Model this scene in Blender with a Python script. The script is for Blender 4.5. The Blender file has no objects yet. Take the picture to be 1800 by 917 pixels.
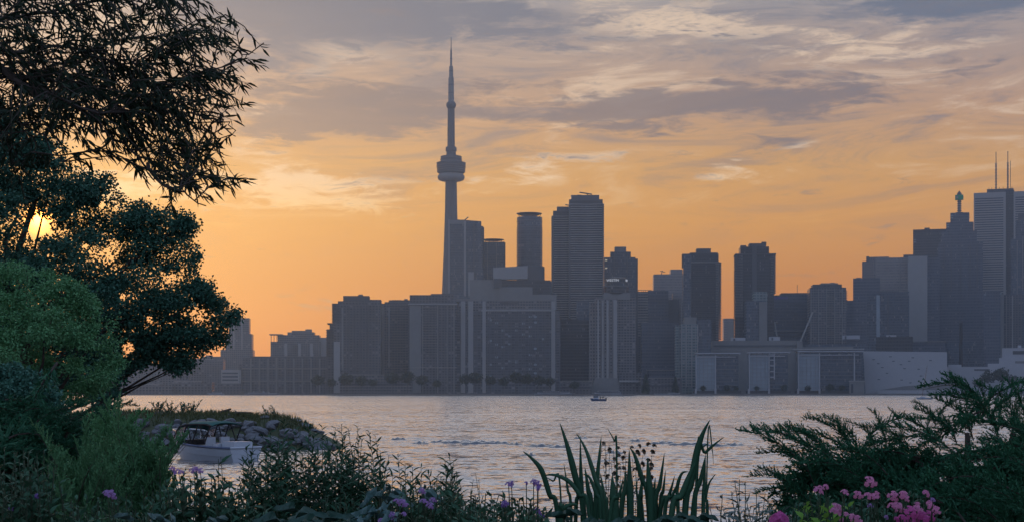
import bpy, bmesh, math, random
import numpy as np
from mathutils import Vector, Matrix

random.seed(7)
RNG = np.random.default_rng(11)
SC = bpy.context.scene
COL = SC.collection
R = math.radians

# ------------------------------------------------------------------ camera
F, HZ, EYE = 2700.0, 688.0, 3.4          # focal length (photo px), horizon row, eye height over the water
cam_d = bpy.data.cameras.new('camera')
cam_d.sensor_width = 36.0
cam_d.lens = F / 1800 * 36.0
cam_d.shift_y = (HZ - 458.5) / 1800
cam_d.clip_start, cam_d.clip_end = 0.1, 20000
cam = bpy.data.objects.new('camera', cam_d)
COL.objects.link(cam)
cam.location = (0, 0, EYE)
cam.rotation_euler = (R(90), 0, 0)
SC.camera = cam


def P(px, py, D):
    return Vector(((px - 900) / F * D, D, EYE + (HZ - py) / F * D))


def srgb(r, g, b):
    def f(c):
        c /= 255
        return c / 12.92 if c < 0.04045 else ((c + 0.055) / 1.055) ** 2.4
    return (f(r), f(g), f(b), 1)


# ------------------------------------------------------------------ world
SUN_AZ, SUN_EL = math.degrees(math.atan((68 - 900) / F)), 6.1
SDIR = Vector((math.sin(R(SUN_AZ)) * math.cos(R(SUN_EL)), math.cos(R(SUN_AZ)) * math.cos(R(SUN_EL)), math.sin(R(SUN_EL))))
W = bpy.data.worlds.new('World')
SC.world = W
W.use_nodes = True
nt = W.node_tree
nt.nodes.clear()


class NB:
    """small helper that writes math as nodes"""
    def __init__(s, nt): s.nt = nt

    def val(s, sock, v):
        if isinstance(v, bpy.types.NodeSocket): s.nt.links.new(v, sock)
        else: sock.default_value = v

    def m(s, op, a, b=None, c=None, clamp=False):
        n = s.nt.nodes.new('ShaderNodeMath'); n.operation = op; n.use_clamp = clamp
        for i, v in enumerate((a, b, c)):
            if v is not None: s.val(n.inputs[i], v)
        return n.outputs[0]

    def add(s, *a):
        r = a[0]
        for v in a[1:]: r = s.m('ADD', r, v)
        return r

    def mul(s, *a):
        r = a[0]
        for v in a[1:]: r = s.m('MULTIPLY', r, v)
        return r

    def smooth(s, v, lo, hi):
        n = s.nt.nodes.new('ShaderNodeMapRange'); n.interpolation_type = 'SMOOTHSTEP'
        s.val(n.inputs[0], v); n.inputs[1].default_value = lo; n.inputs[2].default_value = hi
        return n.outputs[0]

    def mix(s, f, a, b, mode='MIX'):
        n = s.nt.nodes.new('ShaderNodeMix'); n.data_type = 'RGBA'; n.blend_type = mode
        s.val(n.inputs[0], f); s.val(n.inputs[6], a); s.val(n.inputs[7], b)
        return n.outputs[2]

    def ramp(s, v, stops):
        n = s.nt.nodes.new('ShaderNodeValToRGB'); s.val(n.inputs[0], v)
        e = n.color_ramp.elements
        while len(e) < len(stops): e.new(0.5)
        for el, (p, c) in zip(e, stops): el.position = p; el.color = c
        return n.outputs[0]

    def noise(s, vec, scale=1.0, detail=4, rough=0.55, dist=0.0):
        n = s.nt.nodes.new('ShaderNodeTexNoise')
        if vec is not None: s.nt.links.new(vec, n.inputs['Vector'])
        n.inputs['Scale'].default_value = scale; n.inputs['Detail'].default_value = detail
        n.inputs['Roughness'].default_value = rough; n.inputs['Distortion'].default_value = dist
        return n.outputs['Fac'], n.outputs['Color']

    def xyz(s, x, y, z):
        n = s.nt.nodes.new('ShaderNodeCombineXYZ')
        for i, v in enumerate((x, y, z)): s.val(n.inputs[i], v)
        return n.outputs[0]

    def sep(s, v):
        n = s.nt.nodes.new('ShaderNodeSeparateXYZ'); s.nt.links.new(v, n.inputs[0])
        return n.outputs


b = NB(nt)
tc = nt.nodes.new('ShaderNodeTexCoord')
dirv = tc.outputs['Generated']
dx, dy, dz = b.sep(dirv)
el = b.mul(b.m('ARCSINE', b.m('MAXIMUM', b.m('MINIMUM', dz, 1.0), -1.0)), 57.2958)
az = b.mul(b.m('ARCTAN2', dx, dy), 57.2958)
dot = b.add(b.mul(dx, SDIR.x), b.mul(dy, SDIR.y), b.mul(dz, SDIR.z))
sang = b.mul(b.m('ARCCOSINE', b.m('MAXIMUM', b.m('MINIMUM', dot, 1.0), -1.0)), 57.2958)
EL0 = 60.0
ep = b.m('DIVIDE', b.m('MAXIMUM', el, 0.0), EL0)
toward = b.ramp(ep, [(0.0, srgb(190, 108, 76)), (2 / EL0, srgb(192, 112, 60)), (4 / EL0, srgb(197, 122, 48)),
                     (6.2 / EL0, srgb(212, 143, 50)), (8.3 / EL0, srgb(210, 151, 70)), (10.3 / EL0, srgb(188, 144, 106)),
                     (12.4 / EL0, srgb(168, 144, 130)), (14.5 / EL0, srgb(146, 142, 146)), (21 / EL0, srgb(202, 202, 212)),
                     (40 / EL0, srgb(184, 194, 216)), (1.0, srgb(136, 160, 202))])  # unseen stops above the view are brightened to light water and foliage
away = b.ramp(ep, [(0.0, srgb(150, 156, 184)), (6 / EL0, srgb(166, 168, 196)), (14 / EL0, srgb(164, 176, 206)),
                   (30 / EL0, srgb(146, 168, 206)), (1.0, srgb(136, 160, 202))])  # unseen sky behind the camera, brightened to lift foliage and building fronts
tw = b.smooth(sang, 120, 22)
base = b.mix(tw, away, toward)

# clouds: soft patches placed by direction, torn by noise stretched along the horizon
wn, wc = b.noise(b.xyz(b.mul(az, 0.16), b.mul(el, 0.5), 3.1), 1.0, 4, 0.6, 0.5)
wr = b.sep(wc)
azw = b.add(az, b.mul(b.m('SUBTRACT', wr[0], 0.5), 5.0))
elw = b.add(el, b.mul(b.m('SUBTRACT', wr[1], 0.5), 2.6))


def aa(px): return math.degrees(math.atan((px - 900) / F))
def ee(py): return math.degrees(math.atan((HZ - py) / F))


def patches(lst):
    tot = None
    for px, py, sx, sy, k in lst:
        qx = b.m('DIVIDE', b.m('SUBTRACT', azw, aa(px)), sx / F * 57.3)
        qy = b.m('DIVIDE', b.m('SUBTRACT', elw, ee(py)), sy / F * 57.3)
        g = b.mul(b.m('EXPONENT', b.mul(b.add(b.mul(qx, qx), b.mul(qy, qy)), -1.0)), k)
        tot = g if tot is None else b.add(tot, g)
    return tot


fine, _ = b.noise(b.xyz(b.mul(az, 0.22), b.mul(el, 1.1), 8.0), 1.0, 6, 0.64, 0.7)
fine2, _ = b.noise(b.xyz(b.mul(az, 0.62), b.mul(el, 2.7), 4.0), 1.0, 5, 0.67, 0.9)
fn = b.add(b.m('SUBTRACT', fine, 0.5), b.mul(b.m('SUBTRACT', fine2, 0.5), 0.7))
streak, _ = b.noise(b.xyz(b.add(b.mul(az, 0.12), b.mul(el, 0.16)), b.add(b.mul(el, 0.75), b.mul(az, -0.05)), 1.3), 1.0, 7, 0.66, 1.0)
hi_el = b.smooth(el, 4.0, 10.5)
dark_m = patches([(1300, 176, 270, 34, 1.05), (1110, 195, 150, 34, 0.85), (860, 200, 140, 30, 0.4), (590, 195, 170, 46, 1.05), (470, 225, 130, 32, 0.8), (760, 215, 120, 26, 0.5),
                  (1370, 245, 90, 20, 0.45), (690, 290, 100, 16, 0.45), (850, 150, 130, 12, 0.45), (1650, 140, 170, 22, 0.35)])
dark = b.smooth(b.add(dark_m, b.mul(fn, 2.5)), 0.28, 0.95)
blue_m = patches([(510, -5, 270, 100, 1.75), (1680, -10, 270, 38, 1.7), (900, 40, 190, 44, 0.8), (1240, 90, 170, 26, 0.6), (480, 118, 50, 16, 0.7), (1700, 45, 140, 20, 0.4)])
blue = b.smooth(b.add(blue_m, b.mul(fn, 2.6)), 0.25, 1.1)
lite_m = patches([(1150, 30, 240, 40, 0.8), (1480, 95, 260, 45, 0.8), (590, 100, 150, 36, 0.8), (620, 335, 170, 40, 0.6), (940, 310, 130, 32, 0.7),
                  (1420, 250, 60, 14, 0.7), (1290, 295, 80, 16, 0.65), (490, 320, 80, 45, 0.6), (1050, 265, 70, 16, 0.4), (250, 340, 150, 40, 0.9)])
lite = b.smooth(b.add(lite_m, b.mul(fn, 2.4)), 0.40, 1.0)
gen = b.mul(b.smooth(streak, 0.47, 0.66), hi_el)                    # the thin veil that covers the upper sky everywhere
genl = b.mul(b.smooth(streak, 0.48, 0.32), hi_el)
lowfade = b.smooth(el, 5.0, 9.0)
c_dark = b.mix(lowfade, srgb(184, 128, 90), srgb(106, 95, 102))
c_dark = b.mix(tw, srgb(120, 130, 158), c_dark)
c_blue = b.mix(tw, srgb(118, 132, 164), srgb(82, 95, 118))
c_lite = b.mix(lowfade, srgb(250, 196, 104), srgb(236, 206, 174))
c_lite = b.mix(tw, srgb(176, 180, 204), c_lite)
sky = b.mix(b.mul(gen, 0.6), base, c_blue)
sky = b.mix(b.mul(genl, 0.6), sky, c_lite)
sky = b.mix(b.mul(lite, 0.8), sky, c_lite)
sky = b.mix(b.mul(blue, 0.93), sky, c_blue)
sky = b.mix(b.mul(dark, 0.86), sky, c_dark)
# aureole and disc of the low sun
aur = b.m('EXPONENT', b.m('DIVIDE', sang, -2.4))
core = b.m('EXPONENT', b.mul(b.m('DIVIDE', sang, 0.32), b.m('DIVIDE', sang, -0.32)))
sky = b.mix(1.0, sky, b.mix(aur, (0, 0, 0, 1), (0.42, 0.19, 0.03, 1)), 'ADD')
sky = b.mix(1.0, sky, b.mix(core, (0, 0, 0, 1), (16.0, 5.2, 0.7, 1)), 'ADD')
nish = nt.nodes.new('ShaderNodeTexSky')
nish.sky_type = 'NISHITA'; nish.sun_disc = False
nish.sun_elevation = R(SUN_EL); nish.sun_rotation = R(SUN_AZ)
nish.air_density = 1.2; nish.dust_density = 2.5; nish.altitude = 80
bg1 = nt.nodes.new('ShaderNodeBackground'); nt.links.new(nish.outputs[0], bg1.inputs[0]); bg1.inputs[1].default_value = 0.01
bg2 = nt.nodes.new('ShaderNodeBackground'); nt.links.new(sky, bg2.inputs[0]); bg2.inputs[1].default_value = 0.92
adds = nt.nodes.new('ShaderNodeAddShader')
nt.links.new(bg1.outputs[0], adds.inputs[0]); nt.links.new(bg2.outputs[0], adds.inputs[1])
wo = nt.nodes.new('ShaderNodeOutputWorld'); nt.links.new(adds.outputs[0], wo.inputs[0])

# ------------------------------------------------------------------ sun and exposure
sd = bpy.data.lights.new('sun', 'SUN')
sd.energy = 0.46; sd.angle = R(0.6); sd.color = (1.0, 0.64, 0.44)
sun = bpy.data.objects.new('sun', sd); COL.objects.link(sun)
sun.rotation_euler = (-SDIR).to_track_quat('-Z', 'Y').to_euler()
sun.location = SDIR * 900

SC.view_settings.view_transform = 'Standard'
SC.view_settings.look = 'None'
SC.view_settings.exposure = 0.15
SC.view_settings.gamma = 1.0
SC.render.engine = 'CYCLES'
SC.cycles.use_denoising = True
SC.cycles.max_bounces = 4
SC.cycles.diffuse_bounces = 2
SC.cycles.glossy_bounces = 2
SC.cycles.transmission_bounces = 4
SC.cycles.volume_bounces = 0
SC.cycles.adaptive_threshold = 0.02
SC.cycles.use_light_tree = False
SC.cycles.caustics_reflective = False
SC.cycles.caustics_refractive = False
SC.cycles.sample_clamp_indirect = 4.0


# ------------------------------------------------------------------ materials
def new_mat(name):
    m = bpy.data.materials.new(name); m.use_nodes = True
    n = m.node_tree; n.nodes.clear()
    out = n.nodes.new('ShaderNodeOutputMaterial')
    return m, n, NB(n), out


def mat_plain(name, col, rough=0.7, var=0.15, scale=2.0, metal=0.0, spec=0.4):
    m, n, q, out = new_mat(name)
    p = n.nodes.new('ShaderNodeBsdfPrincipled')
    t = n.nodes.new('ShaderNodeTexCoord')
    f, _ = q.noise(t.outputs['Object'], scale, 5, 0.6)
    lo = tuple(c * (1 - var) for c in col) + (1,); hi = tuple(min(1, c * (1 + var)) for c in col) + (1,)
    n.links.new(q.mix(f, lo, hi), p.inputs['Base Color'])
    p.inputs['Roughness'].default_value = rough; p.inputs['Metallic'].default_value = metal
    p.inputs['Specular IOR Level'].default_value = spec
    n.links.new(p.outputs[0], out.inputs[0])
    return m


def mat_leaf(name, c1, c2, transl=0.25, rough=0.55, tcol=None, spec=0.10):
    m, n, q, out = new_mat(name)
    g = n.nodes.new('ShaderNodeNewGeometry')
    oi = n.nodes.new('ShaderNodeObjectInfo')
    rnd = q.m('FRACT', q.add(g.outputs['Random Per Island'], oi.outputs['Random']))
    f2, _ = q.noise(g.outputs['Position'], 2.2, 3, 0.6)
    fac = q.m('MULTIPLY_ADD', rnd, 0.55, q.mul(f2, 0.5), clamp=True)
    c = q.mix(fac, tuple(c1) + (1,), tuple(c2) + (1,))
    p = n.nodes.new('ShaderNodeBsdfPrincipled')
    n.links.new(c, p.inputs['Base Color']); p.inputs['Roughness'].default_value = rough
    p.inputs['Specular IOR Level'].default_value = spec
    t = n.nodes.new('ShaderNodeBsdfTranslucent')
    n.links.new(q.mix(0.5, c, tuple(tcol or c2) + (1,)), t.inputs[0])
    mx = n.nodes.new('ShaderNodeMixShader'); mx.inputs[0].default_value = transl
    n.links.new(p.outputs[0], mx.inputs[1]); n.links.new(t.outputs[0], mx.inputs[2])
    n.links.new(mx.outputs[0], out.inputs[0])
    return m


def mat_facade(name, wall, glass, bw=3.2, fh=3.0, wx=0.72, wz=0.55, grough=0.12, curtain=0.05, light=(0.2, 0.2, 0.21)):
    """wall with a grid of panes, too far away to be told apart; every pane has its own tone"""
    m, n, q, out = new_mat(name)
    t = n.nodes.new('ShaderNodeTexCoord')
    x, y, z = q.sep(t.outputs['Object'])
    u = q.m('DIVIDE', q.add(x, y, 500.0), bw); v = q.m('DIVIDE', q.add(z, 1.0), fh)
    fu = q.m('FRACT', u); fv = q.m('FRACT', v)
    inu = q.m('LESS_THAN', q.m('ABSOLUTE', q.m('SUBTRACT', fu, 0.5)), wx / 2)
    inv = q.m('LESS_THAN', q.m('ABSOLUTE', q.m('SUBTRACT', fv, 0.5)), wz / 2)
    win = q.mul(inu, inv)
    wn = n.nodes.new('ShaderNodeTexWhiteNoise'); wn.noise_dimensions = '2D'
    n.links.new(q.xyz(q.m('FLOOR', u), q.m('FLOOR', v), 0.0), wn.inputs['Vector'])
    r = wn.outputs['Value']
    gl = q.mix(r, tuple(c * 0.5 for c in glass) + (1,), tuple(c * 1.4 for c in glass) + (1,))
    gl = q.mix(q.m('LESS_THAN', r, curtain), gl, tuple(light) + (1,))
    f, _ = q.noise(t.outputs['Object'], 0.06, 5, 0.6)
    wl = q.mix(f, tuple(c * 0.6 for c in wall) + (1,), tuple(c * 0.98 for c in wall) + (1,))
    p = n.nodes.new('ShaderNodeBsdfPrincipled')
    n.links.new(q.mix(win, wl, gl), p.inputs['Base Color'])
    n.links.new(q.m('MULTIPLY_ADD', win, grough - 0.8, 0.8), p.inputs['Roughness'])
    n.links.new(p.outputs[0], out.inputs[0])
    return m


MT = {}
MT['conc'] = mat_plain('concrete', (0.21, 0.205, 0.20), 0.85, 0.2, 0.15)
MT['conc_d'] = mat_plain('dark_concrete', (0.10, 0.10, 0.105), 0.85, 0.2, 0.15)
MT['conc_l'] = mat_plain('pale_concrete', (0.31, 0.30, 0.295), 0.8, 0.12, 0.15)
MT['white'] = mat_plain('white_panel', (0.38, 0.385, 0.41), 0.6, 0.08, 0.3)
MT['steel'] = mat_plain('dark_steel', (0.10, 0.10, 0.11), 0.5, 0.1, 1.0, 0.6)
MT['glassd'] = mat_plain('dark_glass', (0.035, 0.04, 0.05), 0.12, 0.3, 0.2, 0, 0.6)
MT['glassp'] = mat_plain('pale_glass', (0.24, 0.29, 0.33), 0.25, 0.25, 0.08, 0, 0.6)
MT['f_cond'] = mat_facade('condo_facade', (0.20, 0.19, 0.19), (0.05, 0.055, 0.065), 3.0, 2.9, 0.75, 0.6)
MT['f_cond2'] = mat_facade('brown_condo_facade', (0.145, 0.14, 0.145), (0.05, 0.052, 0.06), 3.4, 2.9, 0.6, 0.55)
MT['f_glass'] = mat_facade('blue_glass_facade', (0.12, 0.14, 0.17), (0.05, 0.07, 0.095), 1.6, 3.3, 0.86, 0.78, 0.08, 0.06)
MT['f_green'] = mat_facade('green_glass_facade', (0.24, 0.29, 0.29), (0.08, 0.11, 0.11), 3.6, 3.0, 0.7, 0.6, 0.1, 0.06)
MT['f_dark'] = mat_facade('dark_office_facade', (0.06, 0.06, 0.065), (0.03, 0.033, 0.04), 1.6, 3.7, 0.6, 0.6, 0.15, 0.03)
MT['f_pale'] = mat_facade('pale_office_facade', (0.34, 0.31, 0.30), (0.14, 0.13, 0.14), 1.5, 3.7, 0.45, 0.6, 0.2, 0.0)
MT['f_old'] = mat_facade('stone_facade', (0.24, 0.22, 0.21), (0.05, 0.05, 0.06), 3.0, 3.6, 0.45, 0.55, 0.2, 0.05)
MT['f_curt'] = mat_facade('curtained_facade', (0.14, 0.14, 0.15), (0.06, 0.07, 0.085), 3.7, 2.9, 0.86, 0.72, 0.1, 0.05, (0.2, 0.21, 0.23))
MT['f_gran'] = mat_facade('granite_facade', (0.12, 0.135, 0.17), (0.05, 0.06, 0.08), 1.8, 3.9, 0.6, 0.55, 0.12, 0.03)

# foliage
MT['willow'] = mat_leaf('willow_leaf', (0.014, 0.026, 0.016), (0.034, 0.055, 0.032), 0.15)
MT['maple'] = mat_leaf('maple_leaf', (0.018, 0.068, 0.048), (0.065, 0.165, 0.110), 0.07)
MT['locust'] = mat_leaf('light_tree_leaf', (0.065, 0.20, 0.085), (0.17, 0.38, 0.165), 0.1)
MT['greybush'] = mat_leaf('grey_green_leaf', (0.035, 0.12, 0.085), (0.09, 0.22, 0.16), 0.08)
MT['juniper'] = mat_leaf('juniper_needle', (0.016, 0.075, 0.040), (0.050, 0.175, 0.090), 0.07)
MT['fern'] = mat_leaf('feathery_leaf', (0.05, 0.155, 0.07), (0.14, 0.31, 0.14), 0.1)
MT['shrub'] = mat_leaf('shrub_leaf', (0.016, 0.058, 0.034), (0.052, 0.135, 0.075), 0.08)
MT['phloxleaf'] = mat_leaf('garden_leaf', (0.022, 0.074, 0.042), (0.065, 0.155, 0.090), 0.08, 0.5)
MT['hosta'] = mat_leaf('hosta_leaf', (0.06, 0.14, 0.13), (0.15, 0.26, 0.25), 0.08, 0.4, None, 0.4)
MT['bigleaf'] = mat_leaf('broad_leaf', (0.018, 0.060, 0.045), (0.050, 0.125, 0.095), 0.06, 0.4, None, 0.35)
MT['lime'] = mat_leaf('lime_leaf', (0.14, 0.32, 0.05), (0.24, 0.46, 0.09), 0.3)
MT['iris'] = mat_leaf('iris_blade', (0.026, 0.085, 0.050), (0.055, 0.14, 0.08), 0.1, 0.4)
MT['droop'] = mat_leaf('drooping_leaf', (0.06, 0.10, 0.085), (0.11, 0.16, 0.14), 0.15, 0.35, None, 0.5)
MT['grass'] = mat_leaf('grass_blade', (0.055, 0.085, 0.040), (0.12, 0.13, 0.06), 0.2)
MT['farleaf'] = mat_leaf('far_tree_leaf', (0.035, 0.05, 0.035), (0.07, 0.085, 0.06), 0.15)
MT['seed'] = mat_leaf('seed_head', (0.05, 0.045, 0.035), (0.10, 0.085, 0.06), 0.1)
MT['pink'] = mat_leaf('pink_petal', (0.50, 0.13, 0.30), (0.74, 0.30, 0.48), 0.25)
MT['magenta'] = mat_leaf('magenta_petal', (0.42, 0.06, 0.22), (0.58, 0.12, 0.36), 0.2)
MT['violet'] = mat_leaf('violet_petal', (0.14, 0.07, 0.30), (0.28, 0.16, 0.46), 0.25)
MT['mauve'] = mat_leaf('mauve_petal', (0.26, 0.13, 0.36), (0.42, 0.25, 0.52), 0.25)
MT['bark'] = mat_plain('bark', (0.07, 0.055, 0.045), 0.9, 0.35, 9.0)
MT['stem'] = mat_plain('green_stem', (0.05, 0.08, 0.045), 0.7, 0.25, 20.0)
MT['rock'] = mat_plain('grey_rock', (0.14, 0.15, 0.165), 0.85, 0.55, 2.6)
MT['soil'] = mat_plain('soil', (0.06, 0.055, 0.04), 0.95, 0.4, 3.0)
MT['bank'] = mat_plain('grassy_bank', (0.07, 0.085, 0.045), 0.95, 0.4, 1.2)
MT['cityground'] = mat_plain('paved_ground', (0.16, 0.155, 0.15), 0.9, 0.2, 0.05)
MT['quay'] = mat_plain('quay_wall', (0.20, 0.185, 0.175), 0.9, 0.25, 0.1)
MT['gel'] = mat_plain('white_gelcoat', (0.50, 0.55, 0.62), 0.35, 0.12, 1.5, 0, 0.4)
MT['navy'] = mat_plain('navy_rail', (0.08, 0.12, 0.22), 0.4, 0.1, 2.0)
MT['canvas'] = mat_plain('green_canvas', (0.015, 0.10, 0.09), 0.8, 0.15, 3.0)
MT['blackf'] = mat_plain('black_canvas_edge', (0.015, 0.015, 0.018), 0.7, 0.2, 3.0)
MT['chrome'] = mat_plain('chrome', (0.7, 0.7, 0.72), 0.2, 0.03, 1.0, 1.0)
MT['greensign'] = mat_plain('green_sign', (0.01, 0.30, 0.14), 0.4, 0.1, 1.0)
MT['mauvelit'] = mat_plain('violet_band', (0.08, 0.06, 0.22), 0.4, 0.1, 1.0)


def mat_emit(name, col, s):
    m, n, q, out = new_mat(name)
    e = n.nodes.new('ShaderNodeEmission'); e.inputs[0].default_value = tuple(col) + (1,); e.inputs[1].default_value = s
    n.links.new(e.outputs[0], out.inputs[0]); return m


MT['litsign'] = mat_emit('lit_sign', (0.8, 0.85, 1.0), 0.5)
MT['litwin'] = mat_emit('lit_window', (0.9, 0.8, 0.6), 0.35)


def mat_clear(name):
    m, n, q, out = new_mat(name)
    t = n.nodes.new('ShaderNodeBsdfTransparent'); t.inputs[0].default_value = (0.85, 0.87, 0.88, 1)
    g = n.nodes.new('ShaderNodeBsdfGlossy'); g.inputs[1].default_value = 0.08
    mx = n.nodes.new('ShaderNodeMixShader'); mx.inputs[0].default_value = 0.14
    n.links.new(t.outputs[0], mx.inputs[1]); n.links.new(g.outputs[0], mx.inputs[2])
    n.links.new(mx.outputs[0], out.inputs[0]); return m


MT['clear'] = mat_clear('clear_vinyl')


def mat_water():
    m, n, q, out = new_mat('harbour_water')
    g = n.nodes.new('ShaderNodeNewGeometry')
    x, y, z = q.sep(g.outputs['Position'])

    def lay(sx, sy, detail, seed):
        _, c = q.noise(q.xyz(q.mul(x, sx), q.mul(y, sy), seed), 1.0, detail, 0.55, 0.3)
        s = q.sep(c)
        return q.m('SUBTRACT', s[0], 0.5), q.m('SUBTRACT', s[1], 0.5)
    a = lay(0.09, 0.14, 2, 1.0); c = lay(0.75, 0.85, 3, 5.0); d = lay(2.6, 2.8, 3, 9.0)
    gust, _ = q.noise(q.xyz(q.mul(x, 0.011), q.mul(y, 0.03), 2.0), 1.0, 4, 0.6, 0.6)
    k = q.m('MULTIPLY_ADD', gust, 1.9, 0.05)
    nx = q.mul(k, q.add(q.mul(a[0], 0.14), q.mul(c[0], 0.44), q.mul(d[0], 0.44)))
    ny = q.mul(k, q.add(q.mul(a[1], 0.20), q.mul(c[1], 0.85), q.mul(d[1], 0.80)))
    ny = q.add(ny, -0.11)
    v = n.nodes.new('ShaderNodeVectorMath'); v.operation = 'NORMALIZE'
    n.links.new(q.xyz(nx, ny, 1.0), v.inputs[0])
    fr = n.nodes.new('ShaderNodeFresnel'); fr.inputs['IOR'].default_value = 1.333
    n.links.new(v.outputs[0], fr.inputs['Normal'])
    gl = n.nodes.new('ShaderNodeBsdfGlossy'); gl.inputs['Roughness'].default_value = 0.08
    gl.inputs['Color'].default_value = (0.97, 0.97, 0.97, 1)
    n.links.new(v.outputs[0], gl.inputs['Normal'])
    df = n.nodes.new('ShaderNodeBsdfDiffuse'); df.inputs[0].default_value = (0.035, 0.046, 0.055, 1)
    mx = n.nodes.new('ShaderNodeMixShader')
    n.links.new(q.m('MULTIPLY_ADD', fr.outputs[0], 2.3, 0.08, clamp=True), mx.inputs[0])
    n.links.new(df.outputs[0], mx.inputs[1]); n.links.new(gl.outputs[0], mx.inputs[2])
    n.links.new(mx.outputs[0], out.inputs[0])
    return m


MT['water'] = mat_water()


# ------------------------------------------------------------------ object helpers
def link(o, parent=None):
    COL.objects.link(o)
    if parent is not None: o.parent = parent
    return o


def tag(o, label=None, cat=None, group=None, kind=None):
    if label: o['label'] = label
    if cat: o['category'] = cat
    if group: o['group'] = group
    if kind: o['kind'] = kind
    return o


def thing(name, label, cat, loc, group=None, rz=0.0):
    o = bpy.data.objects.new(name, None); o.empty_display_size = 0.2
    o.location = loc; o.rotation_euler = (0, 0, rz)
    return tag(link(o), label, cat, group)


def mesh_np(name, verts, faces, mat, smooth=False):
    """faces: list of equal-width int arrays (tris and quads)"""
    me = bpy.data.meshes.new(name)
    verts = np.asarray(verts, dtype=np.float32)
    me.vertices.add(len(verts)); me.vertices.foreach_set('co', verts.ravel())
    loops = np.concatenate([np.asarray(f, dtype=np.int32).ravel() for f in faces])
    sizes = np.concatenate([np.full(len(f), np.asarray(f).shape[1], dtype=np.int32) for f in faces])
    me.loops.add(len(loops)); me.loops.foreach_set('vertex_index', loops)
    me.polygons.add(len(sizes))
    me.polygons.foreach_set('loop_start', np.concatenate([[0], np.cumsum(sizes)[:-1]]).astype(np.int32))
    if smooth: me.polygons.foreach_set('use_smooth', np.ones(len(sizes), dtype=bool))
    me.update(calc_edges=True)
    if mat: me.materials.append(MT[mat])
    return me


def part(name, me, parent, loc=(0, 0, 0)):
    o = bpy.data.objects.new(name, me); o.location = loc
    return link(o, parent)


class MB:
    def __init__(s): s.v = []; s.f = []

    def box(s, x0, x1, y0, y1, z0, z1):
        n = len(s.v)
        s.v += [(x0, y0, z0), (x1, y0, z0), (x1, y1, z0), (x0, y1, z0), (x0, y0, z1), (x1, y0, z1), (x1, y1, z1), (x0, y1, z1)]
        s.f += [tuple(n + i for i in q) for q in ((0, 3, 2, 1), (4, 5, 6, 7), (0, 1, 5, 4), (1, 2, 6, 5), (2, 3, 7, 6), (3, 0, 4, 7))]
        return s

    def prism(s, pts, z0, z1):
        """plan polygon raised from z0 to z1"""
        n = len(s.v); k = len(pts)
        s.v += [(x, y, z0) for x, y in pts] + [(x, y, z1) for x, y in pts]
        s.f += [tuple(n + i for i in reversed(range(k))), tuple(n + k + i for i in range(k))]
        for i in range(k):
            j = (i + 1) % k; s.f.append((n + i, n + j, n + k + j, n + k + i))
        return s

    def slab_xz(s, pts, y0, y1):
        """front-view polygon given depth"""
        n = len(s.v); k = len(pts)
        s.v += [(x, y0, z) for x, z in pts] + [(x, y1, z) for x, z in pts]
        s.f += [tuple(n + i for i in range(k)), tuple(n + k + i for i in reversed(range(k)))]
        for i in range(k):
            j = (i + 1) % k; s.f.append((n + j, n + i, n + k + i, n + k + j))
        return s

    def tube(s, pts, rad, seg=6, cap=True):
        pts = [Vector(p) for p in pts]; n0 = len(s.v)
        if not hasattr(rad, '__len__'): rad = [rad] * len(pts)
        for i, p in enumerate(pts):
            t = (pts[min(i + 1, len(pts) - 1)] - pts[max(i - 1, 0)]).normalized()
            a = t.cross(Vector((0.13, 0.21, 1)) if abs(t.z) < 0.95 else Vector((1, 0.1, 0))).normalized(); c = t.cross(a)
            for k in range(seg):
                w = 2 * math.pi * k / seg
                s.v.append(tuple(p + (a * math.cos(w) + c * math.sin(w)) * rad[i]))
        for i in range(len(pts) - 1):
            for k in range(seg):
                j = (k + 1) % seg
                s.f.append((n0 + i * seg + k, n0 + i * seg + j, n0 + (i + 1) * seg + j, n0 + (i + 1) * seg + k))
        if cap:
            s.f.append(tuple(n0 + k for k in reversed(range(seg))))
            s.f.append(tuple(n0 + (len(pts) - 1) * seg + k for k in range(seg)))
        return s

    def lathe(s, prof, seg=24, lobes=0.0):
        """prof: (radius, z)"""
        n0 = len(s.v)
        for r, z in prof:
            for k in range(seg):
                w = 2 * math.pi * k / seg
                rr = r * (1 - lobes + lobes * math.cos(3 * (w + 0.5)))
                s.v.append((rr * math.cos(w), rr * math.sin(w), z))
        for i in range(len(prof) - 1):
            for k in range(seg):
                j = (k + 1) % seg
                s.f.append((n0 + i * seg + k, n0 + i * seg + j, n0 + (i + 1) * seg + j, n0 + (i + 1) * seg + k))
        s.f.append(tuple(n0 + k for k in reversed(range(seg))))
        s.f.append(tuple(n0 + (len(prof) - 1) * seg + k for k in range(seg)))
        return s

    def mesh(s, name, mat, smooth=False):
        me = bpy.data.meshes.new(name); me.from_pydata(s.v, [], s.f)
        if smooth: me.polygons.foreach_set('use_smooth', [True] * len(me.polygons))
        me.update(); me.materials.append(MT[mat]); return me


# ------------------------------------------------------------------ foliage helpers
LT = np.array([(0, 0), (.5, .3), (-.5, .3), (.40, .66), (-.40, .66), (0, 1)])          # (side, along)
OVATE = np.array([(0, 0), (.42, .18), (-.42, .18), (.5, .5), (-.5, .5), (0, 1)])
PET = np.array([(0, 0), (.34, .45), (-.34, .45), (.5, .8), (-.5, .8), (0, 1)])


def unit(a): return a / np.maximum(np.linalg.norm(a, axis=-1, keepdims=True), 1e-9)


def frames(d, up=0.6):
    d = unit(d)
    r = RNG.normal(size=d.shape) + np.array([0, 0, up])
    s = unit(np.cross(d, r)); n = np.cross(s, d)
    return d, s, n


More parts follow.
